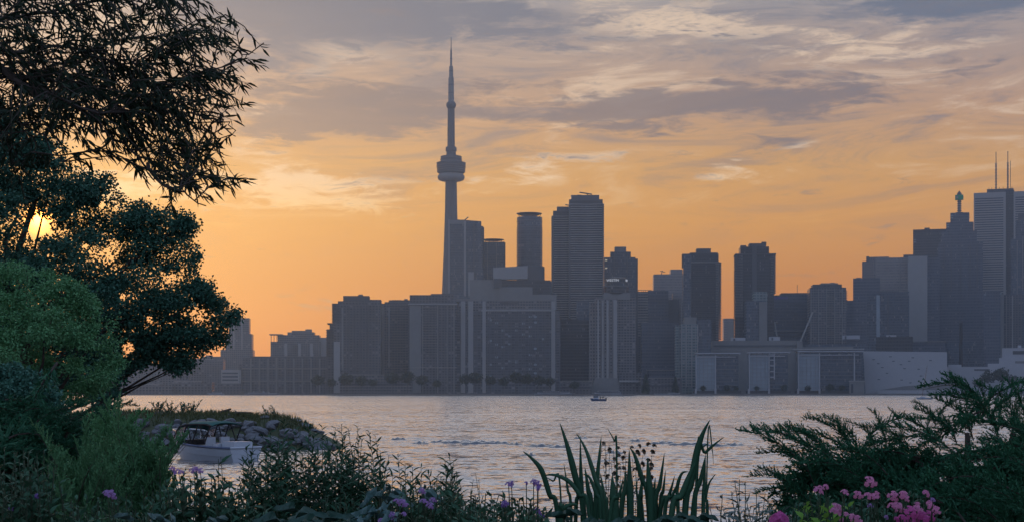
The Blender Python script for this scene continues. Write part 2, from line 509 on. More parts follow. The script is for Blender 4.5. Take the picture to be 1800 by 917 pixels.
def leaf_geo(p, d, s, n, L, Wd, bend=0.15, fold=0.25, T=LT):
    N = len(p); L = np.broadcast_to(np.asarray(L, float), N); Wd = np.broadcast_to(np.asarray(Wd, float), N)
    w = T[:, 0][None, :, None]; t = T[:, 1][None, :, None]
    v = (p[:, None] + d[:, None] * t * L[:, None, None] + s[:, None] * w * Wd[:, None, None]
         + n[:, None] * (np.abs(w) * fold * Wd[:, None, None] - bend * t * t * L[:, None, None]))
    o = (np.arange(N) * 6)[:, None]
    return v.reshape(-1, 3), [np.concatenate([o + [0, 1, 2], o + [4, 3, 5]]), o + [2, 1, 3, 4]]


def leaf_mesh(name, p, d, L, Wd, mat, up=0.6, bend=0.15, T=LT, origin=None, fr=None):
    p = np.asarray(p, float)
    if origin is not None: p = p - np.array(origin)
    d, s, n = fr if fr is not None else frames(np.asarray(d, float), up)
    v, f = leaf_geo(p, d, s, n, L, Wd, bend, 0.25, T)
    return mesh_np(name, v, f, mat)


_unit_leaf = {}


def unit_leaf(mat, T=LT, key='l', bend=0.15):
    k = (mat, key, bend)
    if k not in _unit_leaf:
        v, f = leaf_geo(np.zeros((1, 3)), np.array([[0, 1., 0]]), np.array([[1., 0, 0]]), np.array([[0, 0, 1.]]), 1.0, 1.0, bend, 0.12, T)
        _unit_leaf[k] = mesh_np('leaf', v, f, mat)
    return _unit_leaf[k]


def leaf_objs(parent, origin, p, d, L, Wd, mat, fr, T=LT, key='l', bend=0.15, name='leaf'):
    me = unit_leaf(mat, T, key, bend)
    d, s, n = fr
    L = np.broadcast_to(np.asarray(L, float), len(p)); Wd = np.broadcast_to(np.asarray(Wd, float), len(p))
    for i in range(len(p)):
        o = bpy.data.objects.new(name, me); link(o, parent)
        q = p[i] - np.array(origin)
        a = s[i] * Wd[i]; c = d[i] * L[i]; e = n[i] * L[i]
        o.matrix_local = Matrix(((a[0], c[0], e[0], q[0]), (a[1], c[1], e[1], q[1]), (a[2], c[2], e[2], q[2]), (0, 0, 0, 1)))


def in_poly(x, y, poly):
    x = np.asarray(x, float); y = np.asarray(y, float); r = np.zeros(x.shape, bool); k = len(poly)
    for i in range(k):
        x0, y0 = poly[i]; x1, y1 = poly[(i + 1) % k]
        c = ((y0 > y) != (y1 > y)) & (x < (x1 - x0) * (y - y0) / ((y1 - y0) if y1 != y0 else 1e-9) + x0)
        r ^= c
    return r


def edge_dist(x, y, poly):
    pt = np.stack([x, y], -1).astype(float); best = np.full(len(pt), 1e9); k = len(poly)
    for i in range(k):
        a = np.array(poly[i], float); c = np.array(poly[(i + 1) % k], float); ab = c - a
        t = np.clip(((pt - a) @ ab) / (ab @ ab), 0, 1)
        best = np.minimum(best, np.linalg.norm(pt - (a + t[:, None] * ab), axis=1))
    return best


def sample_poly(poly, n):
    xs = [p[0] for p in poly]; ys = [p[1] for p in poly]; out = np.zeros((0, 2))
    while len(out) < n:
        q = np.stack([RNG.uniform(min(xs), max(xs), n * 2), RNG.uniform(min(ys), max(ys), n * 2)], -1)
        out = np.concatenate([out, q[in_poly(q[:, 0], q[:, 1], poly)]])
    return out[:n]


def proj(p):
    p = np.asarray(p)
    return 900 + F * p[..., 0] / p[..., 1], HZ - F * (p[..., 2] - EYE) / p[..., 1]


def unproj(px, py, D):
    return np.stack([(px - 900) / F * D, D + 0 * px, EYE + (HZ - py) / F * D], -1)


def crown_points(poly, D, thick, n, inset=0.0):
    q = sample_poly(poly, n)
    e = edge_dist(q[:, 0], q[:, 1], poly) / F * D
    half = np.minimum(thick, 0.25 + 1.3 * e)
    dep = D + half * RNG.uniform(-1, 1, n)
    return unproj(q[:, 0], q[:, 1], dep)


def curve(a, c, sag=0.0, k=5, wob=0.0):
    a = Vector(a); c = Vector(c); out = []
    for i in range(k + 1):
        t = i / k; p = a.lerp(c, t); p.z += sag * 4 * t * (1 - t)
        if 0 < i < k: p += Vector(RNG.normal(size=3) * wob)
        out.append(p)
    return out


# ------------------------------------------------------------------ ground, water, far land
def smooth01(t):
    t = np.clip(t, 0, 1); return t * t * (3 - 2 * t)


def ground_h(x, y):
    """height of the garden and its shore over the lake"""
    x = np.asarray(x, float); y = np.asarray(y, float)
    edge = np.clip(-3.95 * x, 12.0, 78.0)                                      # the shore runs out further on the left
    h = 1.9 + 0.55 * smooth01((y - 1.5) / 2.0)
    h = h - 0.8 * smooth01((y - 8) / 30)
    s = smooth01((edge - y) / 5.0)
    return -0.8 + (h + 0.8) * s + 0.05 * np.sin(x * 1.7) * np.cos(y * 1.3)


def grid_mesh(name, xs, ys, hf, mat, smooth=True):
    X, Y = np.meshgrid(xs, ys); Z = hf(X, Y)
    v = np.stack([X, Y, Z], -1).reshape(-1, 3); nx = len(xs); ny = len(ys)
    i = (np.arange(ny - 1)[:, None] * nx + np.arange(nx - 1)[None, :]).ravel()[:, None]
    return mesh_np(name, v, [i + [0, 1, nx + 1, nx]], mat, smooth)


tag(part('garden_ground', grid_mesh('garden_ground', np.concatenate([np.linspace(-120, -30, 20), np.linspace(-29, 30, 119), np.linspace(32, 120, 20)]),
    np.concatenate([np.linspace(-250, -10, 20), np.linspace(-9, 82, 180)]), ground_h, 'soil'), None), kind='structure')
GZ = 1.5
SHORE = 1540.0
tag(part('harbour_water', MB().box(-3900, 3900, -280, SHORE + 3, -2.0, 0).mesh('harbour_water', 'water'), None), kind='structure')
tag(part('city_ground', MB().box(-3900, 3900, SHORE + 4, 2760, -1.9, GZ).mesh('city_ground', 'cityground'), None), kind='structure')
tag(part('quay_wall', MB().box(-3890, 3890, SHORE, SHORE + 3.9, -1.8, GZ + 0.25).mesh('quay_wall', 'quay'), None), kind='structure')


def gh(x, y): return float(ground_h(np.array(x), np.array(y)))


# rock spit
def spit_c(t): return -62 + t * 52.0, 97 - t * 3.0      # ridge from far left to its tip


def spit_h(X, Y):
    t = np.clip((X + 62) / 52.0, -0.6, 1.3)
    yc = 97 - t * 3.0; w = 8.5 - 3.5 * smooth01((t - 0.6) / 0.5)
    top = 1.95 * (1 - smooth01((t - 0.90) / 0.12)) - 1.2 * smooth01((t - 0.98) / 0.05) + 0.12 * np.sin(X * 0.9) * np.sin(X * 0.37 + 1)
    prof = smooth01(1 - (np.abs(Y - yc) / w) ** 1.6)
    return -1.0 + (top + 1.0) * prof


SPIT = tag(part('rock_spit', grid_mesh('rock_spit', np.linspace(-95, -6, 150), np.linspace(76, 128, 80), spit_h, 'bank'), None), kind='structure')

# ------------------------------------------------------------------ city
FLOOR_MESH = {}


def bmesh_box(name, x0, x1, y0, y1, z0, z1, mat): return MB().box(x0, x1, y0, y1, z0, z1).mesh(name, mat)


class Bld:
    """a building whose front stands D metres away; x in photo columns, heights in photo rows"""
    def __init__(s, name, label, D, xc, cat='building', group=None):
        s.D = D; s.k = D / F; s.xc = xc
        a = math.atan((xc - 900) / F)
        s.root = thing(name, label, cat, ((xc - 900) * s.k, D, GZ), group, -a * (1.05 if xc > 1480 else 0.5))

    def X(s, px): return (px - s.xc) * s.k
    def Z(s, py): return EYE + (HZ - py) * s.k - GZ

    def box(s, x0, x1, yt, yb=None, mat='f_cond', dep=32, front=0.0, name='body', parent=None):
        z0 = -0.3 if yb is None else s.Z(yb)
        me = bmesh_box(name, s.X(x0), s.X(x1), front, front + dep, z0, s.Z(yt), mat)
        return part(name, me, parent or s.root)

    def cyl(s, x0, x1, yt, yb=None, mat='f_cond', front=0.0, name='body', seg=28, prof=None):
        r = (x1 - x0) / 2 * s.k; z0 = -0.3 if yb is None else s.Z(yb)
        me = MB().lathe(prof or [(r, z0), (r, s.Z(yt))], seg).mesh(name, mat)
        return part(name, me, s.root, (s.X((x0 + x1) / 2), front + r, 0))

    def slabs(s, x0, x1, yt, yb, n, mat='conc', front=-1.2, dep=34, th=0.5, name='balcony_slab', wave=0.0):
        if wave:
            pts = [(s.X(x0) + (s.X(x1) - s.X(x0)) * i / 8, front - wave * math.sin(i / 8 * 9.4)) for i in range(9)]
            pts += [(s.X(x1), front + dep), (s.X(x0), front + dep)]
            me = MB().prism(pts, 0, th).mesh(name, mat)
        else:
            me = bmesh_box(name, s.X(x0), s.X(x1), front, front + dep, 0, th, mat)
        for i in range(n):
            part(name, me, s.root, (0, 0, s.Z(yb) + (s.Z(yt) - s.Z(yb)) * i / max(1, n - 1)))

    def pier(s, x0, x1, yt, yb=None, mat='conc', front=-0.9, dep=1.6, name='pier'):
        return s.box(x0, x1, yt, yb, mat, dep, front, name)

    def panes(s, lst, mat='glassp', front=-0.12, name='window', w=4.0, h=3.2):
        me = bmesh_box(name, -w / 2 * s.k, w / 2 * s.k, 0, 0.3, -h / 2 * s.k, h / 2 * s.k, mat)
        for px, py in lst: part(name, me, s.root, (s.X(px), front, s.Z(py)))

    def bar(s, a, c, r, mat='steel', name='mast', y=10.0):
        return part(name, MB().tube([(s.X(a[0]), y, s.Z(a[1])), (s.X(c[0]), y, s.Z(c[1]))], r).mesh(name, mat), s.root)


# the communications tower
D = 2407.0; k = D / F
T = thing('communications_tower', 'very tall slender concrete tower with a round pod and a needle antenna', 'tower', ((793 - 900) * k, D, GZ))


def tz(py): return EYE + (HZ - py) * k - GZ


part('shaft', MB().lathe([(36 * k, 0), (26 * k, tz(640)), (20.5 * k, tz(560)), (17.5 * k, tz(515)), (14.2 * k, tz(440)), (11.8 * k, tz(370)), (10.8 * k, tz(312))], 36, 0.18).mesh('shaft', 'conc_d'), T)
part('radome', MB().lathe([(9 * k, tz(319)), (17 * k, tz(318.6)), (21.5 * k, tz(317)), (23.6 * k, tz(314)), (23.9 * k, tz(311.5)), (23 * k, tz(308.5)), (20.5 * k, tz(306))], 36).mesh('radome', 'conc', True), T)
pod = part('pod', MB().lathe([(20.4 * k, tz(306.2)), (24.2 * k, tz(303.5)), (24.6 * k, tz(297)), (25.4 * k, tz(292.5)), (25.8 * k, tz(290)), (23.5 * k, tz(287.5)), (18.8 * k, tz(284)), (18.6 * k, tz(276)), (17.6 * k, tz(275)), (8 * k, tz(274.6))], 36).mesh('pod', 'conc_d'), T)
for yy, rr in ((301, 25.2), (297.5, 25.4), (294, 26.0), (281, 19.3)):
    part('window_band', MB().lathe([(rr * k, tz(yy + .8)), (rr * k, tz(yy - .8))], 36).mesh('window_band', 'glassd'), pod)
part('railing', MB().lathe([(25.9 * k, tz(288)), (25.9 * k, tz(286.6))], 30).mesh('railing', 'steel'), pod)
part('collar', MB().lathe([(8.6 * k, tz(275)), (8.4 * k, tz(267)), (9.7 * k, tz(266)), (9.7 * k, tz(260)), (8.6 * k, tz(258.5))], 24).mesh('collar', 'conc_d'), T)
part('upper_shaft', MB().lathe([(6.6 * k, tz(262)), (6.4 * k, tz(225)), (6.0 * k, tz(186))], 6).mesh('upper_shaft', 'conc_d'), T)
part('sky_pod', MB().lathe([(6.2 * k, tz(191)), (8.0 * k, tz(188.5)), (8.8 * k, tz(185.5)), (8.2 * k, tz(182)), (5.8 * k, tz(179))], 20).mesh('sky_pod', 'conc_d', True), T)
ant = part('antenna', MB().lathe([(5.2 * k, tz(182)), (4.8 * k, tz(137)), (3.7 * k, tz(136)), (3.4 * k, tz(117)), (1.9 * k, tz(116)), (1.6 * k, tz(88)), (0.9 * k, tz(87)), (0.5 * k, tz(66))], 8).mesh('antenna', 'conc'), T)
for yy in (150, 164, 126, 104):
    part('ring', MB().lathe([(5.4 * k if yy > 137 else 4.1 * k if yy > 117 else 2.2 * k, tz(yy)), (5.4 * k if yy > 137 else 4.1 * k if yy > 117 else 2.2 * k, tz(yy - 1))], 10).mesh('ring', 'steel'), ant)

# --- far left
q = Bld('stepped_tower', 'hazy tower with stepped shoulders half hidden by the leafy tree', 2300, 420)
q.box(388, 444, 614, mat='f_cond', dep=40); q.box(396, 442, 586, 620, dep=34, front=3); q.box(402, 437, 558, 590, dep=28, front=6, name='upper_tier')
q.pier(410, 412, 562, 690, 'conc_l', front=2.5); q.pier(424, 426, 562, 690, 'conc_l', front=2.5)
q = Bld('apartment_block', 'stepped flat-roofed apartment block with a roof trellis, left of the first tower', 2120, 520)
q.box(476, 563, 600, mat='f_cond', dep=40); q.box(488, 561, 588, 604, dep=34, front=2, name='upper_storey'); q.box(505, 552, 583, 592, dep=26, front=4, name='upper_storey')
q.box(536, 547, 577.5, 586, mat='conc', dep=10, front=8, name='roof_plant'); q.box(512, 536, 580, 586, mat='conc', dep=10, front=9, name='roof_plant')
q.box(545, 573, 592, 632, mat='conc_l', dep=30, front=12, name='side_wing')
q.box(474, 497, 586.5, 588.5, mat='conc', dep=14, front=-1.5, name='roof_trellis')
for xx in (477, 482, 487, 492): q.bar((xx, 588), (xx, 600), 0.5, 'conc', 'trellis_post', 0.5)
for xx in (500, 524, 545): q.pier(xx, xx + 5, 603, 690, 'conc_l')
q.slabs(514, 524, 606, 640, 11, 'conc_d', -1.4, 4)
q = Bld('long_lakeside_block', 'long low brown block on the quay left of the towers', 1760, 505)
q.box(428, 592, 628, mat='f_cond2', dep=45); q.box(420, 430, 640, mat='f_cond2', dep=40, front=4, name='end_wing')
q.box(440, 575, 625.5, 630, mat='conc_d', dep=30, front=6, name='roof_plant')
q.box(426.5, 594, 646, 648, mat='conc', dep=48, front=-1.2, name='ledge'); q.box(426.5, 594, 668, 670, mat='conc', dep=48, front=-1.2, name='ledge')
for xx in range(440, 590, 15): q.pier(xx, xx + 3, 629, 690, 'conc')
q = Bld('cream_block', 'small pale block with ribbon windows near the left shore', 1640, 405)
q.box(389, 420, 649, mat='conc_l', dep=25)
for yy in (654, 660, 666): q.box(391, 418, yy, yy + 2.6, 'glassd', 0.5, -0.25, 'window_band')
q.box(384, 424, 673, mat='f_cond2', dep=30, front=-3, name='base_block')
for x0, x1, yt, dd, lab in ((186, 262, 634, 1980, 'hazy low block seen under the leafy tree at far left'), (250, 332, 640, 1900, 'low flat block on the far shore behind the light green tree'),
                            (326, 392, 632, 2020, 'hazy mid-rise block just left of the small pale block'), (200, 300, 676, 1620, 'lowest quayside shed at the far left end'),
                            (300, 372, 671, 1650, 'low quayside shed behind the smaller white yacht'), (355, 392, 626, 2200, 'faint tower block beside the hazy stepped tower')):
    q = Bld('hazy_block', lab, dd, (x0 + x1) / 2); q.box(x0, x1, yt, mat='f_cond2', dep=30)
    q.box(x0 + 6, x1 - 20, yt - 2.5, yt + 1, 'conc', 14, 5, 'roof_plant')

# --- first dark cluster
q = Bld('brick_condo_tower', 'first wide dark condo tower with balconies on its left edge', 1640, 626)
q.box(587, 668, 534, mat='f_cond2', dep=34); q.box(594, 668, 528.5, 536, 'f_cond2', 30, 1.0, 'upper_storey'); q.box(603, 648.5, 519, 531, 'conc_d', 24, 4, 'penthouse')
q.box(648, 669.5, 525.5, 700, 'f_cond', 26, 5, 'side_wing'); q.box(629, 637, 516, 521, 'conc', 8, 8, 'chimney')
q.slabs(583.5, 597, 534, 566, 14, 'conc_d', -1, 20, 0.7)
q.pier(587, 598, 600, 690, 'conc_l', -1.4); q.pier(600.5, 604, 540, 650, 'conc'); q.pier(661, 668.5, 545, 680, 'conc', 3.0, 3)
for xx in (612, 622, 633, 645): q.pier(xx, xx + 1.6, 536, 690, 'conc_d', -0.6)
q.slabs(606, 660, 540, 680, 32, 'conc_d', -0.35, 1.2, 0.5, 'floor_band')
q = Bld('annex_tower', 'narrow lower tower with a projecting roof slab left of the first condo tower', 1690, 582)
q.box(574.5, 592, 578, mat='f_cond2', dep=26); q.box(579, 592, 567.5, 580, 'f_cond2', 20, 3, 'upper_storey'); q.box(575, 592, 567, 569, 'conc_d', 22, 2.2, 'roof_slab')
q.slabs(573, 592, 580, 625, 16, 'conc_d', -1, 20, 0.6)
q = Bld('slim_condo_tower', 'dark condo tower second from left with one pale fin', 1690, 697)
q.box(668, 726, 533, mat='f_cond', dep=32); q.box(676, 726, 530, 535, 'f_cond', 28, 2, 'upper_storey'); q.box(683, 724, 526.5, 532, 'conc_d', 22, 4, 'penthouse'); q.box(710, 716, 524, 528, 'conc', 6, 8, 'chimney')
for xx in (690, 694, 698, 702): q.box(xx, xx + 1.6, 525.6, 527.5, 'conc_d', 5, 6, 'roof_plant')
q.pier(682.5, 685.5, 540, 645, 'conc_l'); q.slabs(688, 724, 538, 680, 34, 'conc_d', -0.35, 1.2, 0.5, 'floor_band')
q.pier(668.5, 676, 540, 690, 'conc', -0.8)
q = Bld('broad_condo_block', 'broad condo block with recessed balconies in front of the tall tower', 1650, 760)
q.box(718, 803, 534, mat='f_cond2', dep=40); q.box(720, 796, 517.5, 536, 'f_cond2', 30, 4, 'penthouse'); q.box(757, 796, 515, 519, 'conc_d', 18, 8, 'roof_plant')
q.box(717, 804, 533, 535.2, 'conc_l', 42, -1.0, 'parapet'); q.slabs(743, 768, 540, 625, 20, 'conc', -1.0, 3, 0.5); q.pier(720, 740, 537, 690, 'conc', -0.5)
for xx in (742, 768, 785, 797): q.pier(xx, xx + 1.8, 536, 690, 'conc', -0.9)
q.slabs(720, 803, 645, 646, 1, 'conc_l', -1.1, 3, 0.6, 'ledge')
q = Bld('wide_terrace_apartments', 'widest lakeside apartment block with pale columns and curtained windows', 1660, 888)
q.box(802, 985, 546, mat='f_curt', dep=45); q.box(806, 974, 527, 548, 'f_cond', 38, 3, 'upper_storey'); q.box(802, 846, 524, 530, 'conc', 30, 5, 'roof_storey')
q.box(846, 976, 543.5, 546.5, 'conc_l', 46, -1.3, 'parapet')
for xx, w in ((810, 8), (823, 9), (848, 6), (969, 7)): q.pier(xx, xx + w, 529, 690, 'conc_l', -1.6, 2.5)
for xx in (836, 860, 872, 884, 896, 908, 920, 932, 944, 956): q.pier(xx, xx + 1.5, 547, 668, 'conc_d', -0.7)
q.slabs(832, 969, 552, 664, 24, 'conc_d', -0.3, 1.0, 0.45, 'floor_band')
q.box(838, 980, 664, 666, 'conc', 50, -2.0, 'ledge')
q.box(879, 912, 528.5, 534, 'glassd', 1.0, 2.4, 'window_band')
wl = [(862, 562), (862, 598), (862, 640), (873, 567), (873, 605), (873, 627), (884, 609), (884, 580), (884, 646), (896, 604), (896, 590), (896, 634), (908, 580), (908, 636), (908, 650),
      (920, 587), (920, 568), (932, 574), (932, 556), (932, 623), (932, 590), (941, 556), (941, 640), (941, 655), (941, 566), (941, 612), (862, 660), (908, 657), (932, 648), (955, 595)]
q.panes(wl, 'glassp', -0.55, 'window', 5, 3.6)
q = Bld('stacked_roof_block', 'stacked dark roof blocks with one pale slanted panel behind the terrace block', 1810, 900)
q.box(867, 968, 492, mat='f_dark', dep=50); q.box(826, 880, 492, mat='conc', dep=40, front=-4, name='side_block'); q.box(878, 936, 505, 530, 'conc', 20, -8, 'side_block')
q.box(868, 882, 490, 506, 'conc_d', 20, -6, 'side_block'); q.box(930, 978, 518, 545, 'conc', 26, -9, 'side_block')
me = MB().slab_xz([(q.X(867), q.Z(491)), (q.X(927.5), q.Z(490)), (q.X(927.5), q.Z(467)), (q.X(867), q.Z(470.5))], -2, 12).mesh('slanted_panel', 'conc_l'); part('slanted_panel', me, q.root)
q.box(928, 957, 468, 494, 'conc_d', 30, 0.8, 'roof_block')

q = Bld('slab_tower', 'tall pale-edged slab tower standing against the tall concrete tower', 2000, 818)
me = MB().slab_xz([(q.X(788.5), -0.3), (q.X(846), -0.3), (q.X(846), q.Z(389)), (q.X(819), q.Z(387)), (q.X(788.5), q.Z(385))], 0, 30).mesh('body', 'f_glass'); part('body', me, q.root)
q.box(840, 849.5, 397, mat='f_glass', dep=24, front=4, name='side_wing'); q.slabs(846, 851, 400, 470, 24, 'conc', 3, 20, 0.6)
q.pier(788, 790.5, 386, 515, 'conc_l'); q.pier(815.5, 819, 388, 520, 'conc_l'); q.pier(832, 834, 389, 520, 'conc_d')
q.box(790, 816, 386.5, 394, 'conc', 1.0, -0.5, 'crown_panel'); q.bar((813, 388), (823, 380), 0.7, 'steel', 'roof_crane', 12); q.box(823, 833, 478, 520, 'conc_l', 2, -1.8, 'pale_bay')
q.slabs(791, 840, 398, 512, 36, 'conc_d', -0.3, 1, 0.4, 'floor_band')
q = Bld('disc_roof_tower_short', 'shorter of the two towers with a flat disc roof on struts', 2060, 868)
q.box(849, 887, 425, mat='f_glass', dep=30); q.slabs(847.5, 888.5, 427, 520, 30, 'conc_d', -1.0, 32, 0.6)
q.cyl(847, 886, 418.5, 421.5, 'steel', 0, 'roof_disc', 28, [(10, q.Z(421.5)), (19.5 * q.k, q.Z(420)), (19.5 * q.k, q.Z(419.2)), (6, q.Z(418.2))])
for xx in (852, 859, 866, 873, 880): q.bar((xx, 426), (xx + 2, 420), 0.5, 'steel', 'strut', 12)
q.pier(856, 857.5, 426, 520, 'conc'); q.pier(872, 873.5, 426, 520, 'conc')
q = Bld('disc_roof_tower_tall', 'taller round tower with a flat disc roof on struts', 2100, 931)
q.cyl(908.5, 953.5, 380, None, 'f_glass', 0, 'body', 40); q.cyl(908, 954, 386.5, 388, 'conc_d', -0.4, 'ring_band', 40); q.cyl(908, 954, 397.5, 399, 'conc_d', -0.4, 'ring_band', 40)
me = MB().lathe([(23.2 * q.k, 0), (23.2 * q.k, 0.6)], 32).mesh('floor_ring', 'conc_d')
for i in range(34): part('floor_ring', me, q.root, (q.X(931), 22.5 * q.k, q.Z(402 + i * 2.9)))
q.cyl(907.5, 953, 371.5, 376, 'steel', -0.4, 'roof_disc', 32, [(12, q.Z(376.6)), (22.6 * q.k, q.Z(373.6)), (22.6 * q.k, q.Z(372.8)), (8, q.Z(371.4))])
for xx in (914, 921, 928, 935, 942, 948): q.bar((xx, 381), (xx - 3 if xx < 931 else xx + 3, 374), 0.45, 'steel', 'strut', 16)
q.box(908, 957.5, 469, mat='f_dark', dep=36, front=8, name='base_block')
q = Bld('glass_sliver_block', 'low pale block squeezed between the round tower and the twin condos', 1980, 972)
q.box(957, 979, 494, mat='f_dark', dep=30); q.box(964, 984, 497, mat='conc', dep=28, front=4, name='side_wing')

# --- twin condos
q = Bld('twin_condo_left', 'left and lower of the twin ribbed white-banded condo towers', 1930, 988)
q.box(973.5, 1004, 372, mat='f_dark', dep=32); q.box(972.5, 1004, 370.5, 380, 'conc_d', 30, 0.6, 'crown_panel'); q.box(979, 1003, 362.5, 373, 'steel', 20, 6, 'penthouse'); q.bar((994, 358.5), (1003, 360), 0.7, 'steel', 'roof_crane')
q.slabs(969.5, 1004, 381, 560, 45, 'conc_l', -1.5, 33, 0.9, wave=0.7)
q = Bld('twin_condo_right', 'right and taller of the twin ribbed white-banded condo towers', 1900, 1030)
q.box(1002, 1059, 353, mat='f_dark', dep=36); q.box(1000.5, 1059.5, 350.5, 360, 'conc_d', 34, 0.6, 'crown_panel'); q.box(1004, 1053.5, 342, 353, 'steel', 24, 6, 'penthouse')
q.bar((1019, 336.5), (1041, 340), 0.8, 'steel', 'roof_crane'); q.bar((1033, 339), (1033, 343), 0.8, 'steel', 'crane_post'); q.box(1015, 1022, 341, 344, 'conc', 5, 9, 'roof_plant')
q.slabs(1000, 1062, 360, 560, 50, 'conc_l', -1.5, 38, 0.9, wave=1.3)
q.pier(1000.5, 1003, 360, 560, 'conc_d', -1.9, 2)
q = Bld('corner_block', 'dark flat block at the foot of the twin condos', 1700, 1012)
q.box(985, 1041, 562, mat='f_dark', dep=40); q.box(1014, 1036, 528, 566, 'f_glass', 30, 6, 'upper_storey'); q.box(986, 1040, 568, 570, 'conc_d', 1, -0.5, 'ledge')
q.slabs(987, 1039, 576, 668, 18, 'conc_d', -0.4, 1, 0.5, 'floor_band')
q = Bld('stepped_crown_tower', 'tower with a three-stepped crown and two lit windows right of the twin condos', 1960, 1092)
q.box(1062, 1117, 452, mat='f_glass', dep=36); q.box(1073, 1109, 442, 455, 'f_glass', 28, 3, 'upper_tier'); q.box(1081, 1101, 433, 446, 'conc', 20, 5, 'crown_block'); q.box(1110, 1121.5, 454, mat='conc_d', dep=26, front=5, name='side_wing')
q.panes([(1065.5, 457), (1065.5, 471)], 'litwin', -0.3, 'lit_window', 4, 2.6); q.pier(1079, 1080.5, 444, 520, 'conc_d'); q.pier(1102, 1103.5, 444, 520, 'conc_d')
q.slabs(1063, 1117, 462, 520, 18, 'conc_d', -0.3, 1, 0.4, 'floor_band')
q = Bld('drum_topped_hotel', 'pale hotel tower topped by a dark round restaurant drum with lit sign', 1620, 1080)
q.box(1045, 1085, 524, mat='f_old', dep=26); q.box(1085, 1118, 522, mat='f_cond', dep=30, front=3, name='side_wing'); q.box(1036, 1046, 532, mat='f_old', dep=24, front=3, name='side_wing')
q.box(1062, 1108, 514, 526, 'conc', 26, 2, 'neck')
q.cyl(1060.5, 1106, 486, 516, 'f_dark', 0, 'restaurant_drum', 36, [(20.5 * q.k, q.Z(516)), (23.3 * q.k, q.Z(514)), (23.3 * q.k, q.Z(503)), (21.5 * q.k, q.Z(501.5)), (20 * q.k, q.Z(496)), (19.5 * q.k, q.Z(487.5)), (16 * q.k, q.Z(486.5))])
for xx, w in ((1050, 3), (1058, 3), (1066, 4), (1078, 7)): q.pier(xx, xx + w, 527, 672, 'conc_l', -1.3, 2)
q.slabs(1046, 1085, 532, 668, 34, 'conc', -0.4, 1, 0.4, 'floor_band')
me = MB().slab_xz([(q.X(1036), -0.2), (q.X(1092), -0.2), (q.X(1086), q.Z(664)), (q.X(1046), q.Z(664))], -4, 22).mesh('flared_base', 'conc'); part('flared_base', me, q.root)
q.box(1088, 1128, 655, mat='f_cond2', dep=40, front=-5, name='podium'); q.box(1088, 1140, 668, 671, 'conc_l', 30, -8, 'canopy')
for txt, px, sz in (('WESTIN', 1077, 4.6), ('W', 1102, 4.6)):
    cu = bpy.data.curves.new('sign_letters', 'FONT'); cu.body = txt; cu.size = sz * q.k * 1.35; cu.extrude = 0.15; cu.align_x = 'CENTER'; cu.align_y = 'CENTER'
    to = bpy.data.objects.new('sign_tmp', cu); COL.objects.link(to)
    me = bpy.data.meshes.new_from_object(to.evaluated_get(bpy.context.evaluated_depsgraph_get())); bpy.data.objects.remove(to)
    me.materials.clear(); me.materials.append(MT['litsign'])
    lo = part('sign_letters', me, q.root, (q.X(px), 23.3 * q.k - math.sqrt(max(1, (20.6 * q.k) ** 2 - (q.X(px) - q.X(1083)) ** 2)) - 0.6, q.Z(492))); lo.rotation_euler = (R(90), 0, math.asin(max(-1, min(1, (px - 1083) / 24))))

# --- middle
q = Bld('striped_office', 'pale striped office with roof railing between the hotel and the dark block', 2000, 1131)
q.box(1117, 1146, 512, mat='f_cond2', dep=30); q.slabs(1116.5, 1146.5, 516, 590, 17, 'conc_l', -0.8, 10, 1.6, 'pale_band'); q.box(1118, 1146, 508.8, 509.6, 'steel', 0.6, 1, 'railing')
for xx in range(1119, 1147, 4): q.bar((xx, 509), (xx, 513), 0.3, 'steel', 'railing_post', 1.3)
q = Bld('crane_top_office', 'flat grey office with a tiny roof crane behind the dark block', 2110, 1176)
q.box(1149, 1181, 481.5, mat='f_pale', dep=34); q.box(1179, 1204, 473, mat='f_pale', dep=38, front=2, name='side_wing'); q.bar((1163, 482), (1165, 474), 0.6, 'steel', 'crane_post'); q.bar((1161, 475), (1170, 477), 0.5, 'steel', 'crane_jib')
q = Bld('dark_mid_block', 'dark brown block in front of the small crane office', 1860, 1165)
q.box(1140, 1175, 510, mat='f_gran', dep=30); q.box(1128, 1192, 566, mat='f_gran', dep=34, front=-4, name='lower_wing'); q.box(1175, 1194, 526, mat='conc_d', dep=26, front=4, name='side_wing')
q.slabs(1141, 1174, 520, 560, 10, 'conc_d', -0.4, 1, 0.5, 'floor_band'); q.box(1185, 1200, 512, mat='f_pale', dep=20, front=30, name='rear_wing')
q = Bld('dark_balcony_tower', 'tall dark tower with balcony teeth down its right edge', 1800, 1234)
q.box(1202, 1263, 446, mat='f_dark', dep=34); q.box(1225, 1250, 436, 449, 'conc_d', 20, 5, 'penthouse'); q.box(1213, 1262, 443.5, 449, 'conc_d', 26, 3, 'roof_storey'); q.box(1201, 1214, 448, mat='f_glass', dep=20, front=-2, name='corner_bay')
q.slabs(1258, 1268, 462, 596, 48, 'conc_l', -1.5, 24, 0.7); q.slabs(1199.5, 1210, 447, 468, 7, 'conc', -1.0, 22, 0.7); q.pier(1213, 1215, 449, 570, 'conc')
q.slabs(1215, 1262, 456, 590, 40, 'conc_d', -0.3, 1, 0.4, 'floor_band'); q.box(1206, 1264, 460, 462, 'conc', 30, -0.9, 'ledge')
q = Bld('green_glass_condo', 'mid-height pale green glass condo left of the glass cubes', 1640, 1222)
q.box(1197, 1227, 569, mat='f_green', dep=30); q.box(1203, 1225, 556.5, 572, 'conc', 22, 4, 'penthouse'); q.box(1188, 1198, 571, mat='f_green', dep=26, front=3, name='side_wing'); q.box(1226, 1250, 560, mat='f_glass', dep=26, front=3, name='side_wing')
for xx in (1197, 1206, 1215, 1225.5): q.pier(xx, xx + 1.5, 570, 680, 'conc_l', -0.7)
